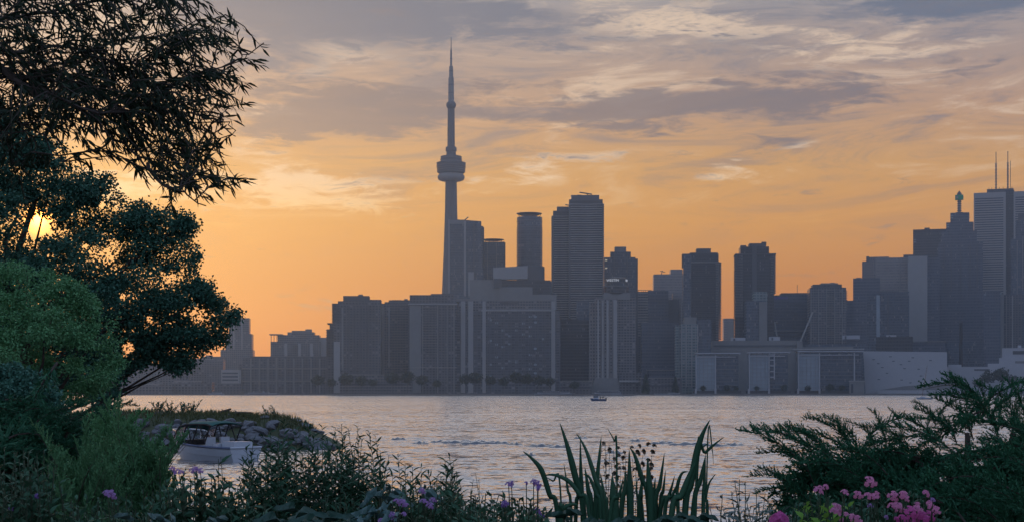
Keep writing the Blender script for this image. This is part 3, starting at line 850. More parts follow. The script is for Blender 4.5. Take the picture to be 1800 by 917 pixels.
q.slabs(1197, 1227, 573, 678, 22, 'conc_l', -0.3, 1, 0.45, 'floor_band')
q = Bld('distant_pale_block', 'small pale block in the gap between the two balcony towers', 2350, 1284)
q.box(1272, 1297, 559, mat='f_pale', dep=30); q.box(1278, 1292, 566, 600, 'conc', 2, -1, 'panel')
q = Bld('twin_balcony_tower', 'tall dark tower with balcony teeth on both edges and roof frame', 1750, 1329)
q.box(1298, 1360, 446, mat='f_dark', dep=36); q.box(1302, 1352, 433, 448, 'f_dark', 28, 3, 'roof_storey'); q.box(1318, 1347, 427, 436, 'conc_d', 22, 5, 'penthouse'); q.box(1340, 1348, 424, 430, 'conc_d', 8, 8, 'chimney')
q.box(1302, 1312, 430.5, 432, 'steel', 16, 4, 'roof_frame')
for xx in (1303, 1308, 1312): q.bar((xx, 431), (xx, 436), 0.4, 'steel', 'frame_post', 5)
q.slabs(1292.5, 1306, 447, 556, 40, 'conc', -1.3, 24, 0.7); q.slabs(1354, 1363.5, 447, 515, 25, 'conc', -1.3, 24, 0.7); q.pier(1322, 1330, 430, 515, 'conc_d', -1.2, 2); q.box(1293, 1364, 445.5, 447, 'conc_d', 34, -0.8, 'roof_slab')
q.box(1292.5, 1300, 472, 600, 'f_dark', 20, 2, 'side_wing')
q = Bld('chamfered_block', 'mid-grey block stepping up in front of the two-edged balcony tower', 1700, 1330)
q.box(1312, 1346, 528, mat='f_glass', dep=28); q.box(1325, 1349, 512, mat='f_green', dep=24, front=4, name='tall_wing'); q.box(1334, 1348, 530, mat='conc', dep=8, front=-3, name='stair_tower')
q = Bld('violet_lit_block', 'wide dark block with a violet line under its roof', 1860, 1398)
q.box(1345, 1450, 518, mat='f_gran', dep=44); q.box(1374, 1421, 513.8, 520, 'conc_d', 26, 6, 'penthouse'); q.bar((1403, 514), (1403, 499), 0.35, 'steel', 'mast', 12)
q.box(1346, 1385, 521, 525, 'mauvelit', 0.5, -0.25, 'violet_band'); q.box(1422, 1449, 526, 530, 'mauvelit', 0.5, -0.25, 'violet_band'); q.slabs(1346, 1449, 532, 590, 14, 'conc_d', -0.5, 1.2, 0.6, 'floor_band')
q.box(1346, 1432, 580, 582, 'conc', 3, -1.4, 'ledge')
q = Bld('notched_condo', 'grey condo with a notched roofline right of the violet-lined block', 1790, 1456)
q.box(1424, 1487, 505, mat='f_cond', dep=34); q.box(1430, 1480, 499, 508, 'conc_d', 26, 3, 'roof_storey'); q.box(1444, 1474, 496.5, 501, 'conc', 18, 6, 'penthouse'); q.box(1461, 1468, 495.4, 498, 'conc', 5, 8, 'roof_plant')
for xx in (1425, 1438, 1452, 1466, 1479): q.pier(xx, xx + 2, 507, 620, 'conc', -0.8)
q.slabs(1453, 1466, 510, 600, 26, 'conc', -1.0, 3, 0.5); q.panes([(1450, 501.5), (1457, 502)], 'glassd', 2.7, 'window', 3, 2.4); q.slabs(1484, 1489.5, 512, 545, 12, 'conc', 2, 18, 0.6)
q = Bld('brown_office', 'plain brown office stepping up right of the notched condo', 1960, 1520)
q.box(1500, 1546, 488.5, mat='f_gran', dep=34); q.box(1486, 1502, 527, mat='f_gran', dep=30, front=3, name='side_wing'); q.box(1505, 1514, 486.5, 490, 'conc', 10, 8, 'roof_plant')
q = Bld('flat_top_office', 'grey flat-topped office behind the pale slab at right', 2120, 1538)
q.box(1516, 1546, 459, mat='f_old', dep=32); q.box(1524, 1562, 451, mat='f_old', dep=30, front=4, name='tall_wing'); q.box(1523, 1528, 450, 462, 'conc_d', 6, 2, 'corner_post')
q = Bld('pale_slab_office', 'broad pale slab office with three vertical faces', 2000, 1596)
q.box(1542, 1596, 452, mat='f_pale', dep=36); q.box(1596, 1629, 451, mat='conc_l', dep=38, front=-6, name='pale_wing'); q.box(1628.5, 1650, 453, mat='f_gran', dep=36, front=2, name='dark_wing'); q.box(1588, 1608, 446.5, 454, 'conc_d', 16, 8, 'roof_plant')
q.pier(1582, 1583.5, 453, 620, 'conc'); q.slabs(1543, 1596, 460, 600, 34, 'conc', -0.35, 1, 0.6, 'floor_band')
q = Bld('blue_glass_office', 'blue glass office low in front of the pale slab', 1800, 1560)
q.box(1525, 1597, 513, mat='f_glass', dep=36); q.pier(1541, 1547, 518, 600, 'glassp', -0.5); q.box(1540, 1580, 511, 515, 'conc_d', 20, 4, 'roof_plant'); q.pier(1560, 1562, 518, 600, 'conc_d')
q.slabs(1526, 1596, 520, 590, 17, 'conc_d', -0.3, 1, 0.4, 'floor_band')
q = Bld('dark_cube_office', 'dark flat-topped office behind the stepped spire tower', 2230, 1636)
q.box(1606, 1668, 403, mat='f_dark', dep=50); q.box(1625, 1634, 399, 405, 'conc_d', 10, 10, 'roof_plant'); q.panes([(1609, 421), (1609, 425)], 'glassp', -0.3, 'window', 4, 2)
q.slabs(1606.5, 1668, 412, 450, 9, 'steel', -0.3, 1, 0.5, 'floor_band')
q = Bld('stepped_spire_tower', 'stepped granite tower with a spire carrying a green sign', 2050, 1688)
q.box(1645, 1731, 512, mat='f_gran', dep=46, front=-4); q.box(1650, 1726, 425, 516, 'f_gran', 42, 0, 'middle_tier'); q.box(1655, 1716, 406, 430, 'f_gran', 38, 2, 'middle_tier'); q.box(1664, 1710, 390, 410, 'f_gran', 32, 4, 'upper_tier'); q.box(1671, 1703, 373, 394, 'f_gran', 26, 6, 'crown_block')
q.panes([(1674, 378), (1674, 382), (1667, 394), (1667, 398)], 'glassp', 3.6, 'window', 4, 2)
q.bar((1686, 374), (1686, 348), 2.3, 'conc_l', 'spire_shaft', 18); q.cyl(1679.5, 1692.5, 371, 374, 'conc_d', 13, 'spire_base', 16)
for yy in (351, 355, 359, 363, 367): q.cyl(1682, 1690, yy, yy + 1.4, 'steel', 14.8, 'spire_ring', 12)
q.box(1679, 1693, 340.5, 349, 'greensign', 8, 13.5, 'green_sign'); q.panes([(1682.5, 344.8)], 'conc_l', 13.3, 'sign_mark', 3.2, 4)
q.cyl(1682, 1690, 334, 341, 'conc_d', 14.5, 'spire_cap', 12, [(3.0, q.Z(341)), (3.2, q.Z(338)), (1.6, q.Z(335)), (0.2, q.Z(332.5))])
for xx in (1660, 1672, 1688, 1704, 1716): q.pier(xx, xx + 1.5, 428, 640, 'conc_d', -4.7 if 0 else -0.6, 1.2)
q = Bld('banded_white_tower', 'tallest white office tower with dark ribbon bands and twin roof antennas', 2230, 1768)
q.box(1714, 1768, 337.5, mat='conc_l', dep=60); q.box(1781, 1850, 337.5, mat='conc_l', dep=60, name='right_bay'); q.box(1767, 1782, 334, mat='f_dark', dep=54, front=4, name='corner_notch'); q.box(1736, 1781, 330.5, 342, 'conc_d', 40, 8, 'penthouse')
q.slabs(1716, 1764, 349, 520, 42, 'glassd', -0.25, 0.6, 1.5, 'window_band'); q.slabs(1784, 1848, 349, 520, 42, 'glassd', -0.25, 0.6, 1.5, 'window_band')
for xx, yt in ((1751, 262), (1771, 262)):
    q.bar((xx, 331), (xx, yt + 22), 1.1, 'steel', 'antenna', 24); q.bar((xx, yt + 23), (xx, yt), 0.6, 'steel', 'antenna_tip', 24)
    for i in range(9): q.bar((xx - 2.2, 326 - i * 5.4), (xx + 2.2, 326 - i * 5.4), 0.5, 'conc_l', 'antenna_rung', 24)
q.bar((1775.5, 331), (1775.5, 280), 0.45, 'steel', 'antenna', 20)
for xx in (1739, 1744, 1757, 1763, 1778): q.bar((xx, 331), (xx, 326), 0.35, 'steel', 'roof_aerial', 20)
q = Bld('right_edge_tower', 'dark stepped tower cut by the right edge of the photo', 2060, 1800)
q.box(1786, 1840, 387, mat='f_glass', dep=40); q.box(1778, 1842, 420, mat='f_glass', dep=44, front=-3, name='lower_tier'); q.box(1790, 1838, 374, 390, 'conc_d', 30, 4, 'crown_block')
for xx in (1788, 1797): q.pier(xx, xx + 1.5, 422, 520, 'conc', -3.6)
q = Bld('pair_block_near', 'dark mid-rise at the foot of the white banded tower', 1860, 1744)
q.box(1730, 1758, 511, mat='f_gran', dep=30); q.box(1757.5, 1763, 516, mat='conc', dep=22, front=3, name='stair_tower'); q.panes([(1732, 517), (1758.5, 516)], 'glassp', -0.4, 'window', 3, 3)
q = Bld('pair_block_edge', 'reddish-brown mid-rise beside the right edge of the photo', 1880, 1785)
q.box(1764, 1797, 517, mat='f_cond2', dep=30); q.pier(1779, 1781, 519, 620, 'conc_l'); q.pier(1769, 1770.5, 519, 620, 'conc'); q.box(1796, 1840, 510, mat='f_glass', dep=30, front=4, name='side_wing')
q = Bld('backdrop_office', 'plain bluish office face behind the tall quay chimney', 1990, 1700)
q.box(1640, 1740, 600, mat='f_glass', dep=20)

# --- low waterfront on the right
q = Bld('terminal_building', 'long flat concrete terminal with roof trailers behind the glass cubes', 1680, 1330)
q.box(1253, 1410, 598, mat='conc', dep=60); q.box(1255, 1408, 606, 609, 'conc_d', 1.2, -0.6, 'ledge'); q.box(1250, 1412, 612, None, 'conc', 50, -6, 'lower_deck')
q = Bld('dark_warehouse', 'long dark warehouse behind the largest glass cube', 1690, 1500)
q.box(1411, 1560, 604, mat='f_glass', dep=50); q.box(1539, 1601, 592, mat='f_dark', dep=40, front=-4, name='tall_end'); q.box(1396, 1500, 609, 612.5, 'conc', 40, -5, 'roof_slab')
for x0, x1, yy, dd, lab in ((1286, 1311, 592.5, 1690, 'white box trailer on the terminal roof, leftmost of four'), (1353, 1372, 591, 1690, 'white box trailer in the middle of the terminal roof'),
                            (1481, 1511, 588.5, 1702, 'long white box trailer on the dark warehouse roof'), (1558, 1575, 588, 1700, 'white rooftop unit on the tall warehouse end')):
    q = Bld('roof_trailer', lab, dd, (x0 + x1) / 2, 'trailer', 'white boxes on the waterfront roofs')
    q.root.location.z = 0
    zt, zb = EYE + (HZ - yy) * q.k, EYE + (HZ - yy - 6.6) * q.k
    part('body', bmesh_box('body', q.X(x0), q.X(x1), 6, 12, zb, zt, 'white'), q.root)
    part('door', bmesh_box('door', q.X(x0 + 4), q.X(x0 + 7), 5.9, 6.2, zb + 0.3, zt - 0.8, 'conc_d'), q.root)
    part('wheel_base', bmesh_box('wheel_base', q.X(x0 + 1), q.X(x1 - 1), 6.3, 11.7, zb - 1.2, zb, 'steel'), q.root)
q = Bld('harbour_crane', 'thin pale crane jib rising behind the largest glass cube', 1670, 1410, 'crane')
q.bar((1405, 604), (1428, 548), 0.9, 'conc_l', 'jib', -4); q.box(1400, 1410, 600, None, 'conc', 6, -6, 'cabin'); q.bar((1427, 549), (1421, 600), 0.15, 'steel', 'cable', -4)
q = Bld('derrick', 'small pale roof derrick left of the harbour crane', 1695, 1366, 'crane')
q.bar((1362, 566), (1368, 600), 0.7, 'conc', 'post', 2); q.bar((1361, 566), (1368, 566), 0.6, 'conc', 'arm', 2)


def cube(name, label, x0, xm, x1, yt, extra=None):
    q = Bld(name, label, 1572, (x0 + x1) / 2)
    q.box(x0 + 2, xm, yt + 5, 686, 'glassp', 26, 0.8, 'glass_wall'); q.box(xm, x1 - 3, yt + 5, 686, 'f_glass', 25, 1.2, 'dark_wall')
    q.box(x0, x1, yt, yt + 2.2, 'white', 30, -1.5, 'roof_frame'); q.box(x0 + 2, x1 - 8, yt + 6.5, yt + 8, 'white', 1.2, -0.4, 'roof_beam')
    for xx in (x0 + 0.5, xm - 1): q.pier(xx, xx + 1.7, yt + 2, 684, 'white', -0.8, 1.2, 'column')
    for xx in (x0 - 1, xm - 2): q.pier(xx, xx + 3.4, 682, None, 'white', -1.6, 1.6, 'column_foot')
    n = int((xm - x0) / 7)
    for i in range(1, n): q.box(x0 + i * (xm - x0) / n, x0 + i * (xm - x0) / n + 0.5, yt + 8, 684, 'conc', 0.5, 0.5, 'mullion')
    for i in range(1, 9): q.box(x0 + 2, x1 - 4, yt + 8 + i * 7, yt + 8.5 + i * 7, 'conc', 0.5, 0.35, 'floor_band')
    for i in range(6): q.box(x0 + 4 + i * (x1 - x0 - 14) / 6, x0 + 6 + i * (x1 - x0 - 14) / 6, yt + 2, yt + 6.5, 'conc', 0.8, -0.1, 'roof_truss')
    q.box(x0 - 2, x1 + 2, 686, None, 'conc_d', 20, 2.2, 'plinth')
    return q


cube('glass_cube_pavilion', 'left glass cube pavilion with white frame on the quay', 1222.5, 1258, 1301, 619.5)
q = cube('glass_cube_pavilion', 'middle glass cube pavilion with a stacked white stair on the quay', 1316, 1352, 1388, 618)
for yy in (622, 631, 641, 651, 661): q.box(1354, 1362, yy, yy + 2, 'white', 1.4, -0.6, 'stair_landing')
q.pier(1360, 1362, 620, 666, 'white', -0.9, 0.8, 'stair_post')
q = cube('glass_cube_pavilion', 'largest glass cube pavilion with a long white roof frame', 1403, 1441, 1517, 616)
q.pier(1500, 1502, 618, 684, 'white', -0.8, 1.2, 'column'); q.box(1396, 1519, 612, 614, 'conc_l', 20, 4, 'upper_roof')
q = Bld('quay_kiosk', 'small pale kiosk at the corner of the largest glass cube', 1550, 1508)
q.box(1493, 1519, 669, mat='conc', dep=8); q.box(1492, 1520, 668, 670, 'conc_l', 9.5, -0.6, 'roof_slab'); q.box(1496, 1500, 674, 690, 'glassd', 0.5, -0.25, 'door')
q = Bld('blank_wall_hall', 'big blank lavender-white hall with scattered small windows', 1590, 1590)
me = MB().slab_xz([(q.X(1523), -0.3), (q.X(1662), -0.3), (q.X(1662), q.Z(618.5)), (q.X(1519), q.Z(616))], 0, 40).mesh('body', 'white'); part('body', me, q.root)
q.panes([(1537, 631), (1545, 638), (1552, 645), (1566, 626), (1571, 634), (1584, 640), (1598, 634), (1604, 628), (1585, 667), (1546, 666), (1560, 655), (1590, 647), (1614, 648), (1634, 633), (1618, 660), (1600, 672)], 'conc_d', -0.2, 'window', 4.2, 1.5)
me = MB().slab_xz([(q.X(1540), q.Z(686)), (q.X(1666), q.Z(686)), (q.X(1680), q.Z(667)), (q.X(1640), q.Z(674)), (q.X(1590), q.Z(678))], -5, -1).mesh('ramp', 'conc'); part('ramp', me, q.root)
q.box(1544, 1680, 685, None, 'white', 1, -7, 'fence_wall')
q = Bld('tall_chimney', 'slim dark free-standing chimney on the quay near the right', 1640, 1689, 'chimney')
part('stack', MB().lathe([(3.6 * q.k, 0), (2.6 * q.k, q.Z(566))], 14).mesh('stack', 'blackf'), q.root, (0, 3, 0)); part('rim', MB().lathe([(3.0 * q.k, q.Z(567)), (3.0 * q.k, q.Z(563))], 14).mesh('rim', 'steel'), q.root, (0, 3, 0))
q = Bld('white_port_building', 'stepped white port building at the right end of the quay', 1600, 1775)
q.box(1738, 1850, 638, mat='white', dep=40); q.box(1762, 1850, 611, 640, 'white', 30, 3, 'upper_storey'); q.box(1757, 1845, 628, 640, 'white', 34, 1, 'middle_storey'); q.box(1780, 1850, 616, 622, 'conc_d', 1, 2.6, 'window_band'); q.box(1784, 1850, 634, 638, 'conc', 1, 0.6, 'window_band')
q.box(1700, 1742, 655, mat='conc_l', dep=30, front=6, name='low_wing'); q.cyl(1788, 1794, 606, 612, 'white', 8, 'roof_dome', 12)
q = Bld('white_low_shed', 'long white shed just right of the blank hall', 1610, 1700)
q.box(1664, 1752, 644, mat='white', dep=30); q.box(1668, 1690, 640, 646, 'white', 14, 4, 'roof_lantern'); q.box(1712, 1738, 648, 651, 'conc_d', 0.6, -0.3, 'window_band')
for x0, x1, yt, dd, lab, mt in ((598, 725, 658, 1600, 'low pale podium under the first condo towers', 'f_cond'), (985, 1040, 670, 1590, 'low dark podium left of the hotel base', 'f_cond2'),
                                (1126, 1198, 664, 1600, 'low dark podium right of the hotel base', 'f_cond2'), (1140, 1190, 650, 1660, 'dim podium block behind the conical tree', 'f_gran'),
                                (1600, 1660, 600, 1900, 'dim block behind the blank hall', 'f_gran')):
    q = Bld('podium', lab, dd, (x0 + x1) / 2); q.box(x0, x1, yt, mat=mt, dep=24); q.box(x0 - 1, x1 + 1, yt - 1, yt + 0.8, 'conc', 26, -1, 'roof_slab')
    q.box(x0 + 3, x1 - 3, (yt + 688) / 2, (yt + 688) / 2 + 3, 'glassd', 0.5, -0.25, 'window_band')

# --- far shore trees
FT = []
for v in range(3):
    n = 420
    dv = unit(RNG.normal(size=(n, 3))); rr = RNG.uniform(0.45, 1.0, n)[:, None]
    lump = 1 + 0.22 * np.sin(dv[:, :1] * 5 + v) * np.cos(dv[:, 2:] * 4 + v)
    p = dv * rr * lump * np.array([1, 1, 0.8]); FT.append(leaf_mesh('crown', p, RNG.normal(size=(n, 3)), RNG.uniform(0.16, 0.3, n), 0.2, 'farleaf', T=OVATE))
FTR = MB().tube([(0, 0, 0), (0.02, 0, 0.5), (0, 0.03, 1)], [0.05, 0.04, 0.02], 6).mesh('trunk', 'bark')
shore_trees = [(560, 668, 11, 'clump'), (583, 672, 9, ''), (608, 666, 12, ''), (634, 668, 10, ''), (655, 672, 8, ''), (690, 664, 12, ''), (716, 662, 13, ''), (742, 668, 11, ''), (768, 674, 8, ''),
               (818, 666, 11, ''), (836, 664, 12, ''), (862, 668, 10, ''), (884, 670, 9, ''), (906, 663, 12, ''), (926, 666, 11, ''), (948, 668, 10, ''), (966, 670, 9, ''), (1010, 676, 8, ''),
               (1236, 682, 6, ''), (1278, 681, 6, ''), (1294, 682, 5, ''), (1330, 682, 5, ''), (1378, 681, 6, ''), (1420, 682, 6, ''), (1460, 680, 7, ''), (1480, 681, 6, ''), (1738, 662, 13, ''), (1760, 658, 14, ''), (1782, 668, 11, ''), (1720, 672, 9, '')]
MARK = [(583, 'the annex tower'), (626, 'the first condo tower'), (697, 'the slim condo tower'), (760, 'the broad condo block'), (850, 'the pale columns of the terrace block'), (926, 'the curtained windows'), (1012, 'the dark corner block'),
        (1260, 'the left glass cube'), (1350, 'the middle glass cube'), (1460, 'the largest glass cube'), (1755, 'the white port building')]
seen = {}
for i, (px, py, r, _) in enumerate(shore_trees):
    Dt = 1553.0 + (i * 7) % 5 + (4 if px > 1200 else 20); kk = Dt / F
    mk = min(MARK, key=lambda m: abs(m[0] - px))[1]
    seen[mk] = seen.get(mk, 0) + 1
    t = thing('shore_tree', '%s round dark tree on the quay before %s' % (['first', 'second', 'third', 'fourth', 'fifth'][seen[mk] - 1], mk), 'tree', ((px - 900) * kk, Dt, GZ), 'round trees along the far quay')
    zc = EYE + (HZ - py) * kk - GZ
    c = part('crown', FT[i % 3], t, (0, 0, max(zc, r * kk * 0.7))); c.scale = (r * kk * 1.15, r * kk, r * kk * 1.05); c.rotation_euler = (0, 0, i * 1.3)
    c = part('trunk', FTR, t); c.scale = (r * kk * 0.8, r * kk * 0.8, max(zc, 2))
n = 700
zz = RNG.uniform(0, 1, n); th = RNG.uniform(0, 6.28, n); rad = (1 - zz) ** 0.6 * RNG.uniform(0.5, 1, n) * np.where(zz < 0.12, 0.8, 1)
CONE = leaf_mesh('crown', np.stack([rad * np.cos(th), rad * np.sin(th), zz], -1), RNG.normal(size=(n, 3)), 0.2, 0.14, 'farleaf', T=OVATE)
for px, yt, w, lab in ((1135, 660, 8.5, 'tall conical dark tree on the quay right of the hotel'), (1187, 664, 7, 'smaller conical dark tree left of the green glass condo')):
    kk = 1556.0 / F; t = thing('conical_tree', lab, 'tree', ((px - 900) * kk, 1556.0, GZ), 'conical trees on the far quay')
    h = EYE + (HZ - yt) * kk - GZ
    c = part('crown', CONE, t, (0, 0, 0.8)); c.scale = (w * kk, w * kk, h - 0.8)
    c = part('trunk', FTR, t); c.scale = (3, 3, h * 0.7)


# --- ships and boats
def hull_mesh(L, Bm, H, mat, sheer=0.2, name='hull', tr=0.85, n=14, draft=0.35):
    """bow at +x; open-topped profile closed by a deck"""
    v = []; f = []; rows = 5
    for i in range(n + 1):
        t = i / n; x = -L / 2 + L * t
        w = Bm / 2 * (tr + (1 - tr) * min(1, t * 3)) * (1 - max(0, (t - 0.45) / 0.55) ** 2.2)
        zt = H + sheer * t * t
        for j in range(rows):
            u = j / (rows - 1); zz_ = -draft * (1 - max(0, (t - .6) / .4) * 0.7) + (zt + draft * (1 - max(0, (t - .6) / .4) * 0.7)) * u
            ww = w * (0.62 + 0.38 * u ** 0.7) if u > 0 else w * 0.5
            xo = x + (0.10 * L * (u - 1) * max(0, (t - 0.7) / 0.3))
            v += [(xo, -ww, zz_), (xo, ww, zz_)]
    st = rows * 2
    for i in range(n):
        for j in range(rows - 1):
            a = i * st + j * 2; f += [(a, a + st, a + st + 2, a + 2), (a + 1, a + 3, a + st + 3, a + st + 1)]
        f.append((i * st, i * st + 1, (i + 1) * st + 1, (i + 1) * st))
    for j in range(rows - 1): a = j * 2; f.append((a + 1, a, a + 2, a + 3)); e = n * st + a; f.append((e, e + 1, e + 3, e + 2))
    me = bpy.data.meshes.new(name); me.from_pydata(v, [], f); me.update(); me.materials.append(MT[mat])
    tops = [(v[i * st + st - 2], v[i * st + st - 1]) for i in range(n + 1)]
    return me, tops


def deck_mesh(tops, i0, i1, mat, name='deck', dz=-0.03, inset=0.97):
    v = []; f = []
    for a, c in tops[i0:i1 + 1]: v += [(a[0], a[1] * inset, a[2] + dz), (c[0], c[1] * inset, c[2] + dz)]
    for i in range(len(v) // 2 - 1): f.append((2 * i, 2 * i + 2, 2 * i + 3, 2 * i + 1))
    me = bpy.data.meshes.new(name); me.from_pydata(v, [], f); me.update(); me.materials.append(MT[mat]); return me


def ship(name, label, x0, x1, ywl, Dd, decks, flip=False, cat='boat', hullmat='white'):
    kk = Dd / F; L = (x1 - x0) * kk
    t = thing(name, label, cat, (((x0 + x1) / 2 - 900) * kk, Dd, 0.0), rz=math.pi if flip else 0)
    me, tops = hull_mesh(L, L * 0.2, 3.2 * kk, hullmat, 0.6 * kk * 1.6); part('hull', me, t); part('deck', deck_mesh(tops, 0, 14, 'conc'), t)
    z = 3.2 * kk
    for a, c, h in decks:
        part('cabin', bmesh_box('cabin', -L / 2 + L * a, -L / 2 + L * c, -L * 0.08, L * 0.08, z - 0.4, z + h * kk, 'white'), t)
        part('window_band', bmesh_box('window_band', -L / 2 + L * (a + .02), -L / 2 + L * (c - .02), -L * 0.0805 - 0.1, L * 0.0805 + 0.1, z + h * kk * .35, z + h * kk * .75, 'glassd'), t)
        z += h * kk
    part('mast', MB().tube([(0, 0, z), (0, 0, z + 5 * kk)], 0.12).mesh('mast', 'steel'), t)
    return t


ship('moored_ferry', 'long white moored ferry below the terrace block', 939, 1012, 694, 1530, [(0.08, 0.85, 2.4), (0.22, 0.6, 2.2)])
ship('moored_cruise_boat', 'white cruise boat moored at the hotel base', 1040, 1094, 694, 1532, [(0.06, 0.9, 2.6), (0.1, 0.8, 2.2)], True)
ship('white_yacht', 'larger white yacht moored in front of the long brown block', 430, 492, 694, 1528, [(0.1, 0.7, 2.0), (0.25, 0.55, 1.8)])
ship('white_yacht', 'smaller white yacht moored at the far left quay', 364, 394, 694, 1528, [(0.15, 0.7, 2.2)], True)
ship('quay_barge', 'flat pale barge moored right of the conical tree', 1150, 1196, 694, 1531, [(0.55, 0.8, 1.6)], False)

# small pilot-house motorboat on the harbour
t = thing('harbour_motorboat', 'small dark motorboat with a pilot house crossing the harbour', 'boat', ((1051 - 900) / F * 570, 570, 0), rz=math.pi)
me, tops = hull_mesh(5.8, 2.0, 0.75, 'navy', 0.35); part('hull', me, t); part('deck', deck_mesh(tops, 0, 14, 'conc'), t)
cb = part('pilot_house', bmesh_box('pilot_house', -0.2, 1.7, -0.75, 0.75, 0.7, 2.0, 'gel'), t); part('window', bmesh_box('window', 0.0, 1.75, -0.78, 0.78, 1.35, 1.8, 'glassd'), cb); part('roof', bmesh_box('roof', -0.4, 1.85, -0.85, 0.85, 2.0, 2.12, 'steel'), cb)
part('rail', MB().tube([(-2.5, 0.8, 0.7), (-2.5, 0.8, 1.5), (-0.4, 0.8, 1.5)], 0.05).tube([(-2.5, -0.8, 0.7), (-2.5, -0.8, 1.5), (-0.4, -0.8, 1.5)], 0.05).tube([(-1.5, -0.8, 0.7), (-1.5, -0.8, 1.5)], 0.05).mesh('rail', 'steel'), t)
part('outboard_motor', MB().box(-3.2, -2.8, -0.25, 0.25, 0.2, 1.3).box(-3.1, -2.9, -0.1, 0.1, -0.4, 0.25).mesh('outboard_motor', 'blackf'), t)
for xx in (-1.9, -0.9):
    pts = [Vector((xx, 0.1, 0.75)), Vector((xx, 0.1, 1.15)), Vector((xx + .03, 0.1, 1.45)), Vector((xx, 0.1, 1.62)), Vector((xx, 0.1, 1.72)), Vector((xx, 0.1, 1.85))]
    pe = thing('person', 'dark-clothed person %s in the harbour motorboat' % ('standing nearest the stern' if xx < -1.5 else 'standing behind the pilot house'), 'person', t.matrix_basis @ Vector((xx, 0.1, 0.72)), 'people in the harbour motorboat')
    part('body', MB().tube([(0, 0, 0), (0, 0, .4), (0, 0, .72), (0, 0, .95), (0, 0, 1.02), (0, 0, 1.1), (0, 0, 1.22), (0, 0, 1.3)], [.13, .15, .19, .2, .08, .1, .11, .04], 8).tube([(0, .2, .95), (.12, .26, .7), (.28, .2, .62)], [.06, .05, .04], 6).tube([(0, -.2, .95), (.12, -.26, .7), (.28, -.2, .62)], [.06, .05, .04], 6).mesh('body', 'steel', True), pe)

# sailboat on the right
t = thing('sailboat', 'small white sailboat with a bare leaning mast near the right quay', 'sailboat', ((1624 - 900) / F * 700, 700, 0), rz=math.pi)
me, tops = hull_mesh(7.4, 2.2, 0.7, 'gel', 0.3); part('hull', me, t); part('deck', deck_mesh(tops, 0, 14, 'conc_l'), t)
part('cabin', bmesh_box('cabin', -0.6, 1.9, -0.6, 0.6, 0.6, 1.25, 'gel'), t); part('stripe', bmesh_box('stripe', -3.5, 1.5, -1.13, 1.13, 0.25, 0.4, 'navy'), t)
part('mast', MB().tube([(0.9, 0, 0.7), (-1.6, 0, 15.5)], [0.13, 0.08], 6).mesh('mast', 'steel'), t); part('boom', MB().tube([(0.8, 0, 1.9), (-2.8, 0, 1.8)], 0.08).mesh('boom', 'steel'), t); part('stay', MB().tube([(-1.6, 0, 15.4), (3.5, 0, 1.0)], 0.025, 4).mesh('stay', 'steel'), t)

# runabout with the green canopy
BD = 77.0
t = thing('canopy_motorboat', 'white lapstrake motorboat under a green canvas canopy beside the rocks', 'boat', ((366 - 900) / F * BD, BD + 0.3, 0.0), rz=R(180 - 40))
L, Bm, H = 5.6, 2.15, 0.66
me, tops = hull_mesh(L, Bm, H, 'gel', 0.32, 'hull', 0.92); part('hull', me, t)
part('foredeck', deck_mesh(tops, 9, 14, 'gel', 'foredeck'), t); part('cockpit_floor', deck_mesh(tops, 0, 9, 'conc', 'cockpit_floor', -0.45, 0.9), t)
for sgn in (0, 1):
    part('gunwale', MB().tube([tp[sgn] for tp in tops], 0.055, 6).mesh('gunwale', 'navy'), t)
    for zf in (0.25, 0.5, 0.75):
        part('strake', MB().tube([(tp[sgn][0], tp[sgn][1] * (0.66 + 0.34 * zf ** 0.7) * 1.0, tp[sgn][2] * zf) for tp in tops[:-1]], 0.022, 4).mesh('strake', 'gel'), t)
part('transom_cap', MB().tube([tops[0][0], tops[0][1]], 0.055, 6).mesh('transom_cap', 'gel'), t)
part('engine_box', bmesh_box('engine_box', -2.6, -1.7, -0.6, 0.6, 0.35, 0.95, 'gel'), t)
for yy in (-0.45, 0.45):
    s_ = part('seat', MB().box(-0.6, 0.0, yy - 0.28, yy + 0.28, 0.3, 0.75).box(-0.7, -0.58, yy - 0.28, yy + 0.28, 0.7, 1.15).mesh('seat', 'gel'), t)
# windscreen, canopy frame and canvas
zc0, zc1 = 0.95, 1.95
part('dashboard', bmesh_box('dashboard', 0.75, 1.1, -0.85, 0.85, 0.75, 1.0, 'blackf'), t)
cv = []; cf = []; cols = [(1.35, 0.62), (1.1, 0.86), (0.6, 0.97), (-0.2, 1.0), (-1.0, 1.0), (-1.35, 0.93)]
for x, zf in cols:
    for j in range(7):
        a = -1 + 2 * j / 6
        cv.append((x, a * 0.98, zc0 + (zc1 - zc0) * (zf - 0.16 * abs(a) ** 2.5)))
for i in range(len(cols) - 1):
    for j in range(6): cf.append((i * 7 + j, i * 7 + j + 1, (i + 1) * 7 + j + 1, (i + 1) * 7 + j))
me = bpy.data.meshes.new('canopy'); me.from_pydata(cv, [], cf); me.update(); me.materials.append(MT['canvas'])
cano = part('canopy', me, t); so = cano.modifiers.new('thickness', 'SOLIDIFY'); so.thickness = 0.03
